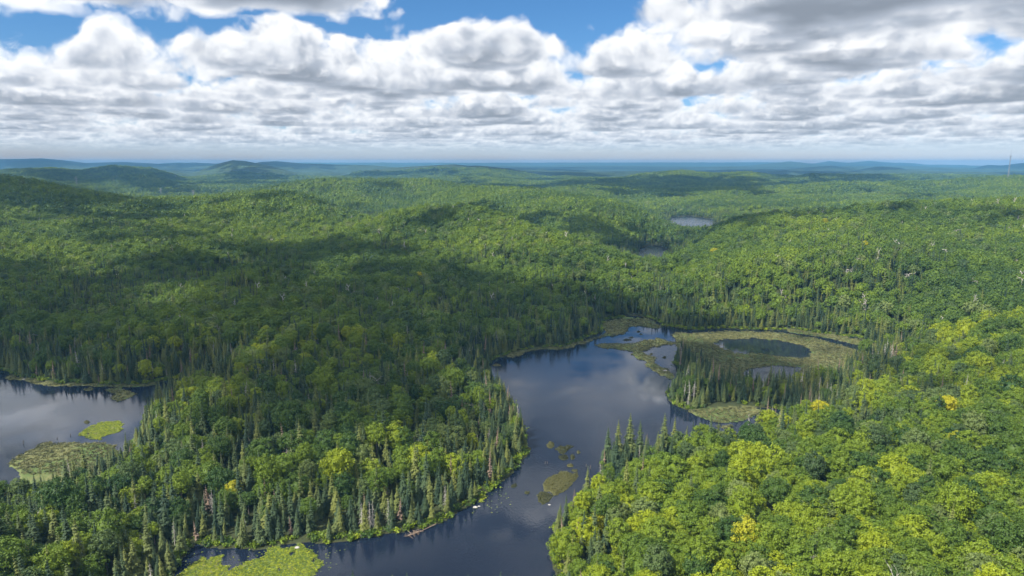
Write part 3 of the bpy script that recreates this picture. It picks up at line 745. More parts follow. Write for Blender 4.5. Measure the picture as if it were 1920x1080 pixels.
def mass(name, D, protos, label, seed=1, mats=None):
    """one object: every tree of a mass too big to count, instanced on its points"""
    if len(D['x']) == 0: return
    rng = np.random.default_rng(seed); n = len(D['x'])
    me = bpy.data.meshes.new(name); me.vertices.add(n)
    me.vertices.foreach_set('co', np.stack([D['x'], D['y'], D['z']], 1).astype(np.float32).ravel())
    for nm, v, ty in (('pick', rng.integers(0, len(protos), n), 'INT'), ('spin', D['r'], 'FLOAT')):
        q = me.attributes.new(nm, ty, 'POINT'); q.data.foreach_set('value', v.astype(np.int32 if ty == 'INT' else np.float32))
    q = me.attributes.new('size', 'FLOAT_VECTOR', 'POINT'); q.data.foreach_set('vector', np.stack([D['s'], D['s'], D['a']], 1).astype(np.float32).ravel())
    o = link(name, me); tag(o, label, kind='stuff')
    pc = bpy.data.collections.new(name + ' kinds')
    for i, pm in enumerate(protos): pc.objects.link(bpy.data.objects.new('%s kind %02d' % (name, i), pm))
    g = bpy.data.node_groups.new(name, 'GeometryNodeTree')
    g.interface.new_socket('Geometry', in_out='INPUT', socket_type='NodeSocketGeometry'); g.interface.new_socket('Geometry', in_out='OUTPUT', socket_type='NodeSocketGeometry')
    N = g.nodes.new; L = g.links.new
    gi, go = N('NodeGroupInput'), N('NodeGroupOutput'); ip = N('GeometryNodeInstanceOnPoints'); ci = N('GeometryNodeCollectionInfo')
    ci.inputs['Collection'].default_value = pc; ci.inputs['Separate Children'].default_value = True; ci.inputs['Reset Children'].default_value = True
    mp = N('GeometryNodeMeshToPoints'); L(gi.outputs[0], mp.inputs[0]); L(mp.outputs[0], ip.inputs['Points'])
    L(ci.outputs[0], ip.inputs['Instance']); ip.inputs['Pick Instance'].default_value = True
    def na(nm, ty):
        a = N('GeometryNodeInputNamedAttribute'); a.data_type = ty; a.inputs[0].default_value = nm; return a.outputs[0]
    L(na('pick', 'INT'), ip.inputs['Instance Index']); L(na('size', 'FLOAT_VECTOR'), ip.inputs['Scale'])
    cx = N('ShaderNodeCombineXYZ'); L(na('spin', 'FLOAT'), cx.inputs[2])
    for t_ in (0, 1):
        rv = N('FunctionNodeRandomValue'); rv.data_type = 'FLOAT'; rv.inputs[2].default_value = -.085; rv.inputs[3].default_value = .085; rv.inputs[8].default_value = t_ + 5; L(rv.outputs[1], cx.inputs[t_]); L(cx.outputs[0], ip.inputs['Rotation']); L(ip.outputs[0], go.inputs[0])
    md = o.modifiers.new('trees', 'NODES'); md.node_group = g
    print(name, n)

B_near = cat(place(scatter(105, 430, 4.6, 1), 'b', 2, .85), place(scatter(430, 1000, 4.2, 13), 'b', 14, .78))
B_mid = place(scatter(1000, 2000, 4.6, 3), 'b', 4, .84)
B_far = place(scatter(2000, FAR0, 6.4, 5), 'b', 6, 1.08)
C_near = place(scatter(105, 1000, 3.3, 7), 'c', 8, .93)
C_mid = place(scatter(1000, 2000, 4.2, 9), 'c', 10, .92)
C_far = place(scatter(2000, FAR0, 7.0, 11), 'c', 12, 1.1)

def px_of(D):
    """place in the photograph, only to pick the trees that show largest"""
    dy = D['y']; dz = D['z'] + 8 - CAM_H; zc = dy * CP - dz * SP; return 960 + F * D['x'] / zc, 540 - F * (dy * SP + dz * CP) / zc, zc
def pick_largest(D, n):
    px, py, zc = px_of(D); ok = (px > 10) & (px < 1910) & (py < 1075)
    key = np.where(ok, D['s'] / zc, 0); k = np.argsort(-key)[:n]; m = np.zeros(len(key), bool); m[k] = True
    return sub(D, m), sub(D, ~m)
B_one, B_rest = pick_largest(B_near, 296)
C_one, C_rest = pick_largest(C_near, 296)

CAT_MESHES = {}
def tree(name, D, i, crowns, trunk, label, cat_, group):
    o = bpy.data.objects.new(name, None); COL.objects.link(o); o.empty_display_size = 2
    o.location = (D['x'][i], D['y'][i], D['z'][i]); o.rotation_euler = (0, 0, D['r'][i]); o.scale = (D['s'][i], D['s'][i], D['a'][i])
    tag(o, label, cat_, group)
    if crowns is not None: link('crown', crowns[i % len(crowns)], o)
    link('trunk', trunk if not isinstance(trunk, list) else trunk[i % len(trunk)], o)
    return o
def region(x, y, w):
    if x > 0.02 * y + 8: return 'right' if w > 16 else 'rshore'
    px = 960 + x / y * 1280
    if px < 420 : return 'corner'
    return 'lshore' if w < 14 else 'left'
BL = {'right': ('yellow green broadleaf tree on the sunlit slope right of the channel', 'broadleaf trees on the near slope right of the channel'),
      'rshore': ('leafy broadleaf tree at the water edge below the right slope', 'broadleaf trees at the water edge below the right slope'),
      'corner': ('rounded green broadleaf tree in the wood at the lower left corner', 'broadleaf trees in the wood at the lower left corner'),
      'lshore': ('green broadleaf tree among spruces on the shore left of the channel', 'broadleaf trees on the shore left of the channel'),
      'left': ('green broadleaf tree inside the mixed wood left of the channel', 'broadleaf trees inside the mixed wood left of the channel')}
CL = {'right': ('blue green spruce poking out of the broadleaf slope right of the channel', 'spruces scattered in the broadleaf slope right of the channel'),
      'rshore': ('dark spruce at the water edge below the right slope', 'spruces at the water edge below the right slope'),
      'corner': ('narrow spruce among broadleaf crowns at the lower left corner', 'spruces in the wood at the lower left corner'),
      'lshore': ('narrow spruce standing on the shore left of the channel', 'spruces lining the shore left of the channel'),
      'left': ('narrow dark spruce inside the mixed wood left of the channel', 'spruces inside the mixed wood left of the channel')}
for i in range(len(B_one['x'])):
    l, g = BL[region(B_one['x'][i], B_one['y'][i], B_one['w'][i])]; tree('broadleaf_tree', B_one, i, me_grey if (i * 7) % 9 == 0 else me_crown, me_trunk, l, 'tree', g)
for i in range(len(C_one['x'])):
    l, g = CL[region(C_one['x'][i], C_one['y'][i], C_one['w'][i])]; tree('spruce_tree', C_one, i, me_need, me_pole, l, 'spruce', g)

P0 = [proto('leafy tree', [(*CR0[i], M_LEAF), (*TR0[i % 3], M_BARK)]) for i in range(NB)] * 5 + [proto('leafy tree', [(*CR0[i], M_GREY), (*TR0[i % 3], M_BARK)]) for i in range(NB)] + [me_limb[0]]
P1 = [proto('leafy tree', [(*c, M_LEAF_FAR)]) for c in CR1] * 7 + [proto('leafy tree', [(*c, M_GREY)]) for c in CR1] + [me_limb_far[0]]
P2 = [proto('leafy tree', [(*c, M_LEAF_FAR)]) for c in CR2] * 7 + [proto('leafy tree', [(*c, M_GREY)]) for c in CR2[:3]]
Q0 = [proto('spruce', [(*c, M_NEED)]) for c in SP0] * 4 + [me_snag[1], proto('spruce', [(*spruce(180, 13, 7, True, R=1.5, H=12, full=.7), M_RUST)])]
Q1 = [proto('spruce', [(*c, M_NEED)]) for c in SP1]
Q2 = [proto('spruce', [(*c, M_NEED)]) for c in SP2]
mass('broadleaf_forest', sub(B_rest, B_rest['y'] < 430), P0, 'green broadleaf forest around the lakes')
mass('broadleaf_forest', sub(B_rest, B_rest['y'] >= 430), P1, 'broadleaf forest covering the central and right hills')
mass('broadleaf_forest', cat(B_mid, B_far), P2, 'broadleaf forest on the hills farther off')
mass('spruce_forest', sub(C_rest, C_rest['y'] < 430), Q0, 'dark spruce woods along the near shores')
mass('spruce_forest', sub(C_rest, C_rest['y'] >= 430), Q1, 'dark spruce woods beyond the marsh and in the valleys')
mass('spruce_forest', cat(C_mid, C_far), Q2, 'dark spruce stands on the farther hills')

# ------------------------------------------------------------------ reeds, sedge and shrubs nobody could count
def carpet(name, y0, y1, sp, seed, test, size, protos, label, xlim=.84):
    P = scatter(y0, y1, sp, seed, xlim); x, y = P.T; w, m, b = fields(x, y)
    k = test(x, y, w, m, b, np.random.default_rng(seed).random(len(x))); x, y, w, m, b = x[k], y[k], w[k], m[k], b[k]
    z = np.maximum(ground(x, y, (w, m, b)), -0.02); rng = np.random.default_rng(seed + 1); n = len(x)
    s = size * rng.uniform(.6, 1.3, n)
    mass(name, dict(x=x, y=y, z=z, s=s, a=s * rng.uniform(.7, 1.3, n), r=rng.uniform(0, 6.28, n)), protos, label)
T_SEDGE = [mesh_np('sedge', *tuft(200 + i, 22, .45, .9), [M_SEDGE2]) for i in range(3)]
T_LILY = [mesh_np('reeds', *tuft(210 + i, 34, .25, .45), [M_LILY]) for i in range(3)]
T_SHRUB = [mesh_np('shrub', *tuft(220 + i, 60, 1.7, 1.25), [M_LEAF]) for i in range(3)]
carpet('marsh_grass', 250, 520, 1.25, 300, lambda x, y, w, m, b, u: (m < -.3) & (w < 1) & (u < .8 + .5 * fbm(x / 9, y / 9, 3, 90)), 1.0, T_SEDGE, 'olive sedge and bog shrubs on the floating marsh')
carpet('reed_bed', 165, 330, .5, 301, lambda x, y, w, m, b, u: ((b < 0) & (w < 1.5) & (u < .95) & (fbm(x / 3.5, y / 4.5, 4, 91) > -.36)) , .8, T_LILY, 'bright yellow green reeds in the shallow bays')
carpet('lily_pads', 165, 240, 1.1, 302, lambda x, y, w, m, b, u: (w < -1) & (b > 0) & (b < 11) & (y < 240) & (x < 0) & (u < .34 * (1 - b / 11) + .5 * fbm(x / 5, y / 5, 3, 92)), .5, T_LILY, 'loose yellow green water plants beside the reed bed')
carpet('shore_shrubs', 150, 530, 1.5, 303, lambda x, y, w, m, b, u: (w > .2) & (w < 4.0) & (m > .3) & (u < .55), 1.0, T_SHRUB, 'low green shrubs along the water edge')

# ------------------------------------------------------------------ bog islets
def islet(pts, label, seed, h=.5, group=None):
    P = poly(pts) if not isinstance(pts, np.ndarray) else pts; c = P.mean(0); rng = np.random.default_rng(seed)
    lo, hi = P.min(0) - 1.2, P.max(0) + 1.2; sp = max(.45, (hi - lo).max() / 46)
    nx, ny = int((hi[0] - lo[0]) / sp) + 2, int((hi[1] - lo[1]) / sp) + 2
    X, Y = np.meshgrid(lo[0] + np.arange(nx) * sp, lo[1] + np.arange(ny) * sp, indexing='ij')
    d = sdist(P, X.ravel(), Y.ravel()).reshape(X.shape) + .8 * fbm(X / 2.2, Y / 2.2, 3, seed % 90) * min(1, (hi - lo).min() / 7)
    Z = np.where(d < 0, h * sstep(0, -1.6, d) + .12 + .12 * fbm(X, Y, 2, 5), -.5 * sstep(0, .5, d) + .1)
    i = np.arange(nx - 1)[:, None] * ny + np.arange(ny - 1)[None]
    Fq = np.stack([i, i + ny, i + ny + 1, i + 1], -1).reshape(-1, 4)
    base = (np.stack([X.ravel() - c[0], Y.ravel() - c[1], Z.ravel()], 1), Fq)
    q = np.where((d < -.1).ravel())[0]; n = min(9000, max(40, len(q) * 3)); k = rng.choice(q, n)
    cen = np.stack([X.ravel()[k] - c[0] + rng.uniform(-.5, .5, n) * sp, Y.ravel()[k] - c[1] + rng.uniform(-.5, .5, n) * sp, Z.ravel()[k] + rng.uniform(0, .35, n)], 1)
    nn = rng.normal(size=(n, 3)) * .6 + [0, 0, .9]; nn /= np.linalg.norm(nn, axis=1)[:, None]
    me = mesh_np('bog_islet', *merge([base, cards(cen, nn, rng.uniform(.12, .32, n), rng)]), [M_SEDGE])
    tag(link('bog_islet', me, loc=(c[0], c[1], 0)), label, 'islet', group)
def ring(px, py, rx, ry, n=10, seed=0):
    r = random.Random(seed); return [(px + rx * r.uniform(.8, 1.15) * math.cos(2 * math.pi * i / n), py + ry * r.uniform(.8, 1.15) * math.sin(2 * math.pi * i / n)) for i in range(n)]
def c4(pts): return [(960 + x / 7.715, 820 + y / 7.715) for x, y in pts]
GI = 'bog islets in the narrow channel'
islet(c4([(500, 600), (650, 540), (700, 500), (800, 500), (870, 530), (940, 520), (960, 580), (900, 640), (820, 720), (780, 760), (700, 810), (600, 850), (560, 800), (540, 780), (500, 790), (450, 740), (460, 670)]), 'largest olive bog islet in the channel, beside the right shore', 1, group=GI)
islet(c4([(400, 790), (480, 800), (560, 830), (600, 850), (540, 930), (440, 965), (390, 930), (360, 840)]), 'olive bog islet just below the largest islet of the channel', 2, group=GI)
islet(c4([(620, 170), (690, 135), (780, 140), (800, 120), (890, 130), (840, 165), (800, 190), (760, 225), (700, 240), (670, 200)]), 'ragged long olive islet in the upper cluster of the channel', 3, group=GI)
islet(ring(1032.6, 835, 8, 5.5, seed=4), 'round reddish brown islet at the upper left of the channel cluster', 4, group=GI)
islet(ring(1056.6, 857.8, 8.5, 5, seed=5), 'round olive islet under the ragged long islet', 5, group=GI)
islet(ring(1073.5, 857.5, 4.6, 4.6, seed=6), 'small round olive islet right of the islet pair', 6, group=GI)
islet(ring(1084.5, 848, 3.8, 2.2, seed=7), 'tiny brown islet at the right end of the cluster', 7, group=GI)
islet(ring(1069.5, 873.5, 7, 2.8, seed=8), 'thin flat islet between the cluster and the largest islet', 8, group=GI)
islet(ring(1077, 882.5, 6, 2.2, seed=9), 'faint flat islet touching the top of the largest islet', 9, h=.2, group=GI)
islet(ring(987.5, 924, 4.5, 2.8, seed=10), 'tiny lone green islet in the middle of the channel', 10, group=GI)
islet(ring(963.5, 911, 6, 3.2, seed=11), 'small green islet close to the left shore of the channel', 11, group=GI)
islet(ring(991, 842, 4.5, 2.2, seed=12), 'dark little islet under the left shore trees of the channel', 12, group=GI)
islet(ring(932, 685, 8, 1.8, seed=13), 'small pale flat islet by the upper left shore of the main lake', 13, group=GI)
islet(ring(163, 792, 5, 2.6, seed=14), 'tiny islet in the pale lake above the yellow reeds', 14)
for k, (px, py, rx, ry, t) in enumerate([(1197, 622, 3.5, 1.2, 'upper'), (1183, 633, 4.5, 1, 'middle'), (1176, 637.5, 7, 1.4, 'lowest'), (1202, 627, 3, 1, 'rightmost')]):
    islet(ring(px, py, rx, ry, seed=20 + k), 'dark tussock in the bright marsh pool, the %s of four' % t, 20 + k, h=.25, group='tussocks in the bright marsh pool')
islet(ring(1221, 664.5, 3.2, 1.3, seed=30), 'left dark tussock in the pale pool by the wooded peninsula', 30, h=.25)
islet(ring(1246, 670.5, 4, 1.5, seed=31), 'right dark tussock in the pale pool by the wooded peninsula', 31, h=.25)

# ------------------------------------------------------------------ boulders
def boulder(px, py, r, label, flat=.5, seed=0):
    rng = np.random.default_rng(seed); v, f = quad_sphere()
    n = 14; th = np.linspace(0, np.pi, 9); ph = np.linspace(0, 2 * np.pi, n, endpoint=False); V = []
    for t in th:
        for p in ph:
            d = np.array([math.sin(t) * math.cos(p), math.sin(t) * math.sin(p), math.cos(t)])
            V.append(d * r * (1 + .28 * float(fbm(d[0] * 1.4 + seed, d[1] * 1.4 + d[2], 3, 7))) * [1.25, .85, flat])
    Fq = [(i * n + j, i * n + (j + 1) % n, (i + 1) * n + (j + 1) % n, (i + 1) * n + j) for i in range(8) for j in range(n)]
    p = at(px, py, z=.1); w, m, b = fields(p[0:1], p[1:2]); z = max(float(ground(p[0:1], p[1:2])[0]), 0)
    tag(link('boulder', mesh_np('boulder', V, np.array(Fq)[:, ::-1], [M_ROCK]), loc=(p[0], p[1], z + r * flat * .25)), label, 'boulder')
boulder(557, 1027, .7, 'pale flat boulder where the spruces meet the yellow reeds', .45, 1)
boulder(891, 951, .7, 'pale boulder on the small grassy point of the left channel shore', .5, 2)
boulder(898, 949, .4, 'small pale stone right beside the boulder on the grassy point', .5, 3)
boulder(679, 1005, .8, 'pale boulder under the shore spruces, between reeds and floating branch', .4, 4)
boulder(1247, 696, .9, 'white boulder on the tip of the marsh strip in the main lake', .6, 5)
boulder(1190, 590, 1.4, 'pale beach sand at the forest edge above the marsh meadow, shaped as a boulder', .4, 6)  # spot of beach sand, built as a low boulder
boulder(1030, 946, .45, 'half sunk pale rock in the channel below the islets', .3, 7)
boulder(45, 712, .7, 'small pale stone on the far shore of the left lake', .5, 8)

# ------------------------------------------------------------------ dead wood in the water
def float_branch():
    p = at(786, 998); q = at(812, 988); rng = np.random.default_rng(5); parts = []
    a = np.array([0, 0, .1]); b_ = np.array([q[0] - p[0] + 1.0, q[1] - p[1] + .6, .8]); parts.append(tube([b_, (a + b_) / 2, a, -b_ * .55 + [0, 0, .5]], [.17, .14, .1, .04], 6))
    for i in range(46):
        t = rng.uniform(-.75, .12); c = b_ * t; c[2] = .2; d = rng.normal(size=3) * [1.3, 1.0, .5]; d[2] = abs(d[2])
        parts.append(tube([c, c + d * .6, c + d], [.09, .07, .03], 4))
    tag(link('fallen_tree', mesh_np('fallen_tree', *merge(parts), [M_RUST]), loc=(p[0], p[1], 0)), 'fallen brown tree lying in the water off the left channel shore', 'fallen tree')
float_branch()
def stump(px, py, h, label):
    p = at(px, py); r = random.Random(px)
    v, f = merge([tube([(0, 0, -1), (.04, 0, h * .5), (.1, .03, h)], [.17, .14, .08], 6), tube([(.03, 0, h * .55), (.3, .1, h * .8)], [.05, .02], 4)])
    tag(link('stump', mesh_np('stump', v, f, [M_BARK]), loc=(p[0], p[1], 0)), label, 'stump')
stump(44, 832, 1.9, 'dark dead stump standing alone in the pale left lake')
stump(132, 817, .9, 'short stump in the left lake just left of the yellow reeds')
stump(107, 823, .7, 'low dark stump near the tip of the olive marsh')
stump(1022, 870, 1.2, 'left of two thin dead stumps below the channel islets')
stump(1026, 869, 1.0, 'right of two thin dead stumps below the channel islets')
stump(1099, 875, 1.2, 'dark stump in the channel off the spruce promontory')
stump(1107, 879, 1.6, 'dark stump in the channel nearest the right shore')

# ------------------------------------------------------------------ single trees that stand out
def stand(px, py, above=9.0):
    """a spot on the ground whose tree top shows at px, py"""
    p = hit(px, py, z_over=above)
    if p[1] < 1200:
        for step in range(60):
            w, m, b = fields(p[0:1], p[1:2])
            if w[0] > 2.5 or (m[0] < -.5 and above < 9.2): break
            p[0] += -1.2 if px < 1040 else 1.2; p[1] += .6
    g = float(ground(p[0:1], p[1:2])[0]); return p[0], p[1], g
GOLD = [(1405, 985, 1.15, 'large golden yellow tree low on the sunlit right slope'), (1776, 746, 1.0, 'yellow tree high on the right side, alone in green woods'), (1797, 812, .85, 'small bright yellow tree on the right slope under the lone yellow one'),
        (435, 884, .8, 'yellow tree between spruces of the left mixed wood'), (1540, 742, .9, 'orange yellow tree top just right of the wooded peninsula'), (1332, 1012, .7, 'small yellow tree left of the large golden one'),
        (1120, 968, .75, 'yellow green tree near the top of the right shore bank'), (1870, 700, .7, 'pale yellow tree near the right edge of the view'), (786, 508, .9, 'small yellow tree on the shaded central hill'),
        (1545, 407, 1.0, 'yellow tree near the crest of the right hill'), (1340, 466, 1.1, 'yellow tree on the left flank of the right hill'), (1620, 450, .9, 'yellow tree beside a bare one on the upper right hill')]
for i, (px, py, s, l) in enumerate(GOLD):
    x, y, z = stand(px, py + 8)
    D = dict(x=[x], y=[y], z=[z + 1.4], s=[s * .95], a=[s * 1.0], r=[i * 1.1])
    o = tree('golden_tree', D, 0, [me_gold[i % 3]], me_trunk, l, 'tree', None)
def ordinal(k): return k
DEADP = [(1619, 440, 'by the yellow tree on the upper right hill'), (1698, 457, 'halfway between the hill crest and the right edge'), (1798, 430, 'highest on the right hill'), (1537, 463, 'right one of a pair on the right hill flank'), (1513, 470, 'left one of a pair on the right hill flank'),
         (1610, 485, 'middle of the right hill, left of a wider bare crown'), (1643, 483, 'middle of the right hill, widest bare crown'), (1590, 497, 'middle of the right hill, lowest of three'), (1770, 467, 'tall and forked on the right hill'), (1830, 458, 'upper one near the right edge'),
         (1838, 473, 'lower one near the right edge'), (1912, 520, 'at the right edge of the view'), (1582, 542, 'alone at the foot of the right hill'), (1357, 473, 'left one near the saddle'), (1378, 470, 'right one near the saddle'), (1457, 478, 'between the saddle and the hill pair'),
         (1832, 517, 'below the two near the right edge'), (1710, 512, 'small, under the hill centre'), (1843, 568, 'low on the right hill above the shaded woods'), (988, 447, 'on the lit shoulder of the central hill'), (933, 457, 'upper of two on the central hill'), (923, 473, 'lower of two on the central hill'),
         (1043, 520, 'on the shaded lower slope of the central hill'), (900, 533, 'on the shaded middle of the central hill'), (800, 430, 'left part of the central hill top'), (867, 413, 'left of two by the central crest'), (897, 410, 'right of two by the central crest'),
         (1530, 940, 'pale and low, left of the dark maple on the near right slope'), (1607, 943, 'pale and low, right of the dark maple on the near right slope'), (1583, 1030, 'at the bottom of the right slope'), (1680, 1066, 'at the lower edge of the right slope'), (432, 870, 'in the left mixed wood by the yellow tree'), (190, 855, 'behind the marsh of the left lake')]
for i, (px, py, w_) in enumerate(DEADP):
    x, y, z = stand(px, py + 2, 10.5); s = .88 if y > 400 else .85
    o = link('dead_tree', me_limb[i % 4] if y < 400 else me_limb_far[i % 3], loc=(x, y, z + (2.0 if y > 400 else 1.0))); o.scale = (s * 1.15, s * 1.15, s); o.rotation_euler = (0, 0, i * 1.7)
    tag(o, 'bare grey tree ' + w_, 'dead tree', 'bare grey trees')
SNAGP = [(698, 938, 'under the lit shore spruces, left of three'), (721, 955, 'under the lit shore spruces, middle of three'), (788, 968, 'at the water by the fallen tree'), (765, 945, 'under the lit shore spruces, right of three'), (307, 1030, 'by the reed bay in the lower left'), (1332, 712, 'on the left part of the wooded peninsula'),
         (1432, 716, 'right of the middle of the wooded peninsula'), (1463, 694, 'against the pale water of the peninsula'), (1251, 661, 'standing in the pale marsh pool'), (1236, 657, 'thin, standing at the marsh pool edge'), (1543, 1035, 'tall and pale at the lower edge of the right slope'), (562, 800, 'in the shaded left wood'), (1108, 880, 'poking above the right shore bank'), (905, 935, 'at the grassy point of the left channel shore'), (1402, 965, 'left of the golden tree'), (190, 680, 'in the spruces above the left lake'), (140, 655, 'left one above the left lake')]
for i, (px, py, w_) in enumerate(SNAGP):
    x, y, z = stand(px, py, 9.0); s = .95
    o = link('dead_spruce', me_snag[i % 3], loc=(x, y, z + .3)); o.scale = (s, s, s); o.rotation_euler = (0, 0, i * 2.1)
    tag(o, 'dead grey spruce ' + w_, 'dead spruce', 'dead grey spruces')
RUSTP = [(495, 895, 'in the left mixed wood'), (559, 800, 'in the shaded wood left of the channel'), (1413, 712, 'on the wooded peninsula'), (1492, 735, 'at the right end of the peninsula'), (1503, 738, 'at the peninsula end, beside another'), (845, 850, 'near the bend of the left shore'), (1180, 805, 'behind the promontory'), (1455, 765, 'above the bright green tree right of the peninsula')]
for i, (px, py, w_) in enumerate(RUSTP):
    x, y, z = stand(px, py, 9.5)
    D = dict(x=[x], y=[y], z=[z], s=[.95], a=[1.02], r=[i * 1.1]); o = tree('dead_spruce', D, 0, [me_rust[i % 2]], me_pole, 'brown dying spruce ' + w_, 'dead spruce', 'brown dying spruces')
# tall spruces of the promontory that stand clear against the water
for i, (px, py, tp, l) in enumerate([(1139, 862, 800, 'slender dark pine at the tip of the promontory'), (1158, 858, 786, 'tall dark pine, second from the promontory tip'), (1180, 853, 774, 'tallest dark pine of the promontory'), (1199, 852, 786, 'dark pine right of the tallest on the promontory'),
                                      (1244, 850, 774, 'dark round topped pine standing alone against the lake'), (1263, 852, 782, 'grey green pine next to the lone dark one'), (976, 812, 762, 'small dark pine leaning out over the main lake from the left shore')]):
    p = at(px, py, z=.6); g = max(float(ground(p[0:1], p[1:2])[0]), .1); top = at(px, tp, p[1])[2]; sz_ = (top - g) / 11.9
    D = dict(x=[p[0]], y=[p[1]], z=[g], s=[sz_ * .95], a=[sz_], r=[i * 1.3]); tree('pine_tree', D, 0, [me_need[(2, 0, 2, 0, 2, 3, 1)[i]]], me_pole, l, 'pine', 'dark pines standing clear against the main lake')

# ------------------------------------------------------------------ radio mast and power pylons
def lattice(name, x, y, z, H, wb, wt, label, cat_, arms, spire=0):
    root = bpy.data.objects.new(name, None); COL.objects.link(root); root.location = (x, y, z); tag(root, label, cat_)
    parts = []; n = 12
    W_ = lambda t: (wb + (wt - wb) * t) / 2
    for sx in (-1, 1):
        for sy in (-1, 1): parts.append(tube([(sx * W_(0), sy * W_(0), -2), (sx * W_(1), sy * W_(1), H)], [.22, .16], 4))
    for i in range(n):
        a, b_ = i / n, (i + 1) / n
        for q in range(4):
            c = [(1, 1), (1, -1), (-1, -1), (-1, 1)]; u, v = c[q], c[(q + 1) % 4]
            parts.append(tube([(u[0] * W_(a), u[1] * W_(a), a * H), (v[0] * W_(b_), v[1] * W_(b_), b_ * H)], [.10, .10], 4))
            parts.append(tube([(v[0] * W_(a), v[1] * W_(a), a * H), (u[0] * W_(b_), u[1] * W_(b_), b_ * H)], [.10, .10], 4))
    link('lattice_tower', mesh_np('lattice_tower', *merge(parts), [M_STEEL]), root)
    for t, L_ in arms:
        link('cross_arm', mesh_np('cross_arm', *merge([tube([(-L_, 0, t * H), (0, 0, t * H + .9), (L_, 0, t * H)], [.14, .3, .14], 4), tube([(-L_, 0, t * H), (0, 0, t * H - .3), (L_, 0, t * H)], [.12, .2, .12], 4)]), [M_STEEL]), root)
    if spire: link('antenna', mesh_np('antenna', *tube([(0, 0, H - 1), (0, 0, H + spire * .5), (0, 0, H + spire)], [.35, .25, .08], 6), [M_STEEL]), root)
p = at(1890, 333, 2080); gz = float(height(p[0:1], p[1:2])[0]); top = at(1892, 291, 2080)[2]
lattice('radio_mast', p[0], p[1], gz, top - gz, 3.4, 1.6, 'tall steel radio mast on the right hill, rising above the horizon', 'mast', [(.97, 4.6), (.93, 3.8)], spire=(at(1893, 281.5, 2080)[2] - top))
for px, pt, pb, Y, t in [(303, 353, 370, 2350, 'second from the left in the valley'), (364, 357, 375, 2200, 'rightmost, nearest in the valley'), (331, 333, 342, 3600, 'by the cleared strip on the far slope'), (144, 331, 341, 2700, 'leftmost, on the dark ridge')]:
    b_ = at(px, pb + 6, Y); H_ = at(px, pt, Y)[2]; g = float(height(b_[0:1], b_[1:2])[0])
    lattice('power_pylon', b_[0], b_[1], g, max(H_ - g, 25), 6.0, 1.6, 'steel lattice power pylon ' + t, 'pylon', [(.97, 5.0), (.84, 7.5), (.72, 6.0)])

# ------------------------------------------------------------------ unseen clouds, shaped and placed to cast the shade on the hills
def cloud_mat(thin=.27, var=.33):
    m = bpy.data.materials.new('cloud'); m.use_nodes = True; nt = m.node_tree; nt.nodes.clear()
    o = nt.nodes.new('ShaderNodeOutputMaterial'); d = nt.nodes.new('ShaderNodeBsdfDiffuse'); t = nt.nodes.new('ShaderNodeBsdfTransparent'); tl = nt.nodes.new('ShaderNodeBsdfTranslucent')
    for q in (d, tl): q.inputs[0].default_value = (.9, .9, .9, 1)
    geo = nt.nodes.new('ShaderNodeNewGeometry'); n = noise(nt, geo.outputs['Position'], .02, 3, .6)
    a = nt.nodes.new('ShaderNodeMixShader'); b = nt.nodes.new('ShaderNodeMixShader')
    a.inputs[0].default_value = .6; nt.links.new(d.outputs[0], a.inputs[1]); nt.links.new(tl.outputs[0], a.inputs[2])
    nt.links.new((n.step(.35, .65) * var + thin).v, b.inputs[0]); nt.links.new(a.outputs[0], b.inputs[1]); nt.links.new(t.outputs[0], b.inputs[2]); nt.links.new(b.outputs[0], o.inputs[0])
    return m
M_CLOUD = cloud_mat(); M_CLOUD_THICK = cloud_mat(.10, .2)
def lump(n=10, k=7, seed=0):
    rng = np.random.default_rng(seed); V = []
    for i in range(k + 1):
        for j in range(n):
            t = math.pi * i / k; p = 2 * math.pi * j / n; V.append(np.array([math.sin(t) * math.cos(p), math.sin(t) * math.sin(p), math.cos(t) * .8]) * rng.uniform(.85, 1.15))
    return np.array(V), np.array([(i * n + j, i * n + (j + 1) % n, (i + 1) * n + (j + 1) % n, (i + 1) * n + j) for i in range(k) for j in range(n)])[:, ::-1]
def cloud(pts, seed, label, hold=1.0, alt=1500.0):
    W3 = pts if isinstance(pts, np.ndarray) else np.array([hit(px, py, 9) for px, py in pts]); P = W3[:, :2]; z0 = float(np.median(W3[:, 2])); Ym = float(np.median(P[:, 1]))
    r = float(np.clip(Ym * .045, 20, 80 if Ym < 5000 else 160)); rng = np.random.default_rng(seed); parts = []
    lo, hi = P.min(0) - r, P.max(0) + r; sp = r * 1.15
    X, Y = np.meshgrid(np.arange(lo[0], hi[0], sp), np.arange(lo[1], hi[1], sp)); X = X.ravel() + rng.uniform(-.4, .4, X.size) * sp; Y = Y.ravel() + rng.uniform(-.4, .4, Y.size) * sp
    d = sdist(P, X, Y) + 1.0 * r * fbm(X / (6 * r), Y / (6 * r), 3, seed) * 2
    if seed == 1: d = np.where(fbm(X / (5 * r), Y / (5 * r), 2, seed + 50) > .30, 1e3, d)
    k = np.where((d < r * .3 - rng.random(len(d)) ** 2 * (3.2 if seed == 1 else .8) * r * (d > -3 * r)) & (rng.random(len(d)) < hold))[0]
    L0 = [lump(seed=s) for s in range(4)]; off = np.array([SUN.x, SUN.y]) / SUN.z * (alt - z0)
    for q in k:
        v, f = L0[q % 4]; s = r * rng.uniform(.6, 1.15) * (.75 if d[q] > -r else 1.15); dz = rng.uniform(-.1, .5) * r
        o = off * (1 + dz / alt)
        s *= (.6 if d[q] > -1.5 * r else 1.0)
        parts.append((v * s + [X[q] + o[0], Y[q] + o[1], alt + dz], f))
    if not parts: return
    tag(link('cloud', mesh_np('cloud', *merge(parts), [M_CLOUD if seed in (1, 3, 14) else M_CLOUD_THICK], smooth=True)), label, kind='stuff')
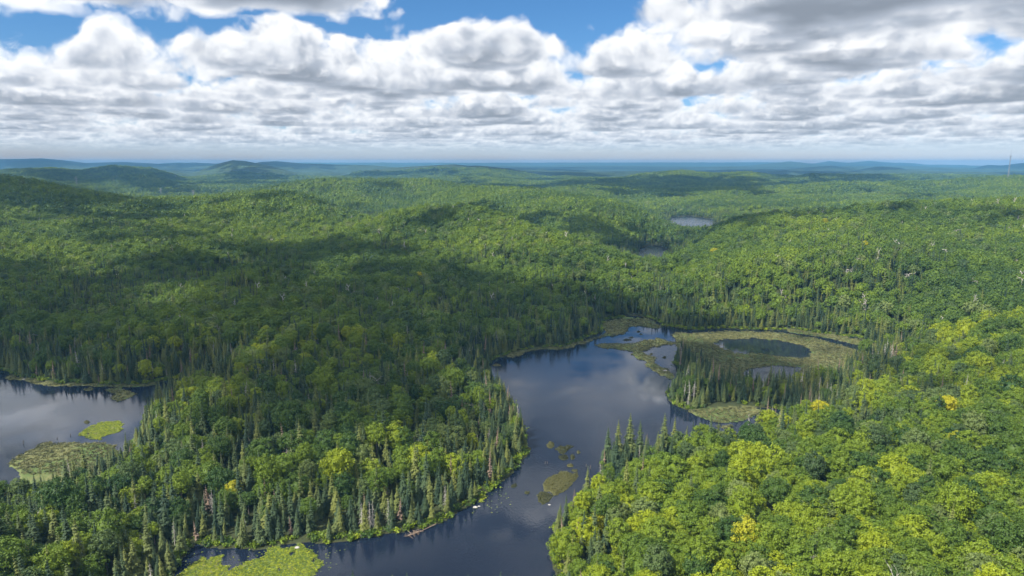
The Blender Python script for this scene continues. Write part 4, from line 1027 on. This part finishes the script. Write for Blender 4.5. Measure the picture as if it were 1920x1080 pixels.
cloud([(-260, 500), (-100, 476), (60, 472), (160, 500), (300, 470), (400, 440), (520, 445), (640, 432), (740, 436), (800, 452), (860, 470), (960, 500), (1080, 515), (1180, 530), (1230, 560), (1400, 578), (1560, 600), (1610, 650), (1560, 690), (1480, 735), (1400, 765), (1290, 775), (1240, 740),
       (1100, 660), (980, 680), (960, 720), (965, 790), (940, 850), (800, 872), (700, 882), (560, 884), (420, 868), (310, 835), (225, 780), (60, 790), (-260, 800)], 1, 'broad cloud behind the camera, shading the left woods')
cloud([(1245, 475), (1290, 462), (1350, 430), (1500, 407), (1640, 393), (1700, 384), (1500, 394), (1350, 412), (1250, 452)], 2, 'narrow cloud shading the crest of the right hill')
cloud([(1600, 705), (1700, 668), (1850, 655), (2060, 650), (2060, 735), (1850, 742), (1700, 728)], 3, 'thin cloud shading the woods at the right edge', .55)
cloud([(1800, 412), (1850, 388), (2060, 380), (2060, 460), (1900, 446)], 4, 'small cloud shading the right end of the hill', .8)
cloud([(-260, 333), (60, 338), (150, 353), (330, 390), (420, 372), (540, 364), (620, 384), (600, 398), (430, 404), (250, 440), (120, 430), (40, 396), (-260, 384)], 5, 'long cloud shading the upper left hills')
cloud([(680, 342), (760, 339), (850, 342), (830, 352), (700, 354)], 6, 'small cloud shading the hill beyond the central one')
cloud([(930, 398), (1000, 401), (1100, 410), (1200, 422), (1264, 440), (1250, 464), (1192, 478), (1100, 449), (1000, 418)], 7, 'cloud shading the dip beyond the central hill')
cloud([(1010, 350), (1060, 344), (1200, 331), (1280, 325), (1480, 338), (1440, 362), (1280, 368), (1150, 360)], 8, 'cloud shading the dark far hills right of centre')
cloud([(1480, 341), (1520, 332), (1800, 334), (1700, 340), (1560, 346)], 9, 'cloud shading the far ridge on the right')
cloud([(862, 334), (1020, 350), (1000, 356), (880, 350)], 10, 'cloud shading the low far hill at the centre')
cloud([(30, 323), (207, 316), (317, 334), (400, 368), (330, 372), (200, 348), (60, 333)], 11, 'cloud shading the far ridge on the left')
cloud([(400, 315), (437, 305), (500, 315), (550, 332), (420, 345)], 12, 'cloud shading the far rounded peak')
cloud([(1620, 362), (1700, 360), (1790, 366), (1700, 372)], 13, 'small cloud shading the light hill on the right')
cloud([(880, 470), (960, 500), (1080, 520), (1000, 480)], 14, 'ragged end of the cloud over the central hill', .5)

for k, (px, Y, rx, ry, alt, where) in enumerate([(1655, 6500, 520, 620, 2300, 'rounded blue hill right of centre'), (1880, 8200, 950, 800, 2700, 'blue ridge at the right edge'), (1520, 8000, 520, 500, 2700, 'blue hills beyond the right hill'), (90, 8400, 900, 700, 2700, 'blue ridge at the left edge'),
        (1050, 9500, 2000, 520, 2900, 'distant plain at the centre'), (720, 7500, 620, 420, 2600, 'far hill left of centre'), (1290, 6900, 700, 400, 2500, 'far valley right of centre'), (560, 6300, 500, 380, 2300, 'far ridge behind the rounded peak'), (1600, 12000, 1500, 900, 3300, 'farthest hills on the right'), (300, 12000, 1500, 800, 3300, 'farthest hills on the left'), (1150, 5300, 500, 300, 2100, 'low hill beyond the dark ones')]):
    sx = float(slopes(px, 315)[0]); t_ = np.linspace(0, 2 * np.pi, 14, endpoint=False)
    cloud(np.stack([sx * Y + rx * np.cos(t_), Y + ry * np.sin(t_), 60 + 0 * t_], 1), 20 + k, 'unseen cloud added to shade the ' + where, alt=alt)  # clouds set high out of view, added to darken the far ridges

cloud([(560, 402), (640, 387), (760, 376), (800, 382), (720, 396), (640, 420), (560, 450), (500, 462)], 15, 'unseen cloud added to shade the valley left of the central hill')  # this cloud and the next are added to shade ground behind the crest
cloud([(860, 384), (940, 392), (1000, 400), (1060, 414), (1000, 420), (930, 402), (860, 392)], 16, 'unseen cloud added to shade the slope right behind the central crest')

_r = random.Random(8)
for k in range(36):  # clouds at random places, added for their shade on the far hills
    px = _r.uniform(20, 1900); Y = _r.choice([2900, 3500, 4100, 4800, 5500, 6300, 7200, 8200]) * _r.uniform(.95, 1.06); rx = _r.uniform(.07, .16) * Y; ry = _r.uniform(.04, .07) * Y
    sx = float(slopes(px, 330)[0]); t_ = np.linspace(0, 2 * np.pi, 14, endpoint=False)
    cloud(np.stack([sx * Y + rx * np.cos(t_), Y + ry * np.sin(t_), 60 + 0 * t_], 1), 40 + k, 'small unseen cloud added to shade the far hills', alt=1500 + max(0, Y - 4000) * .4)
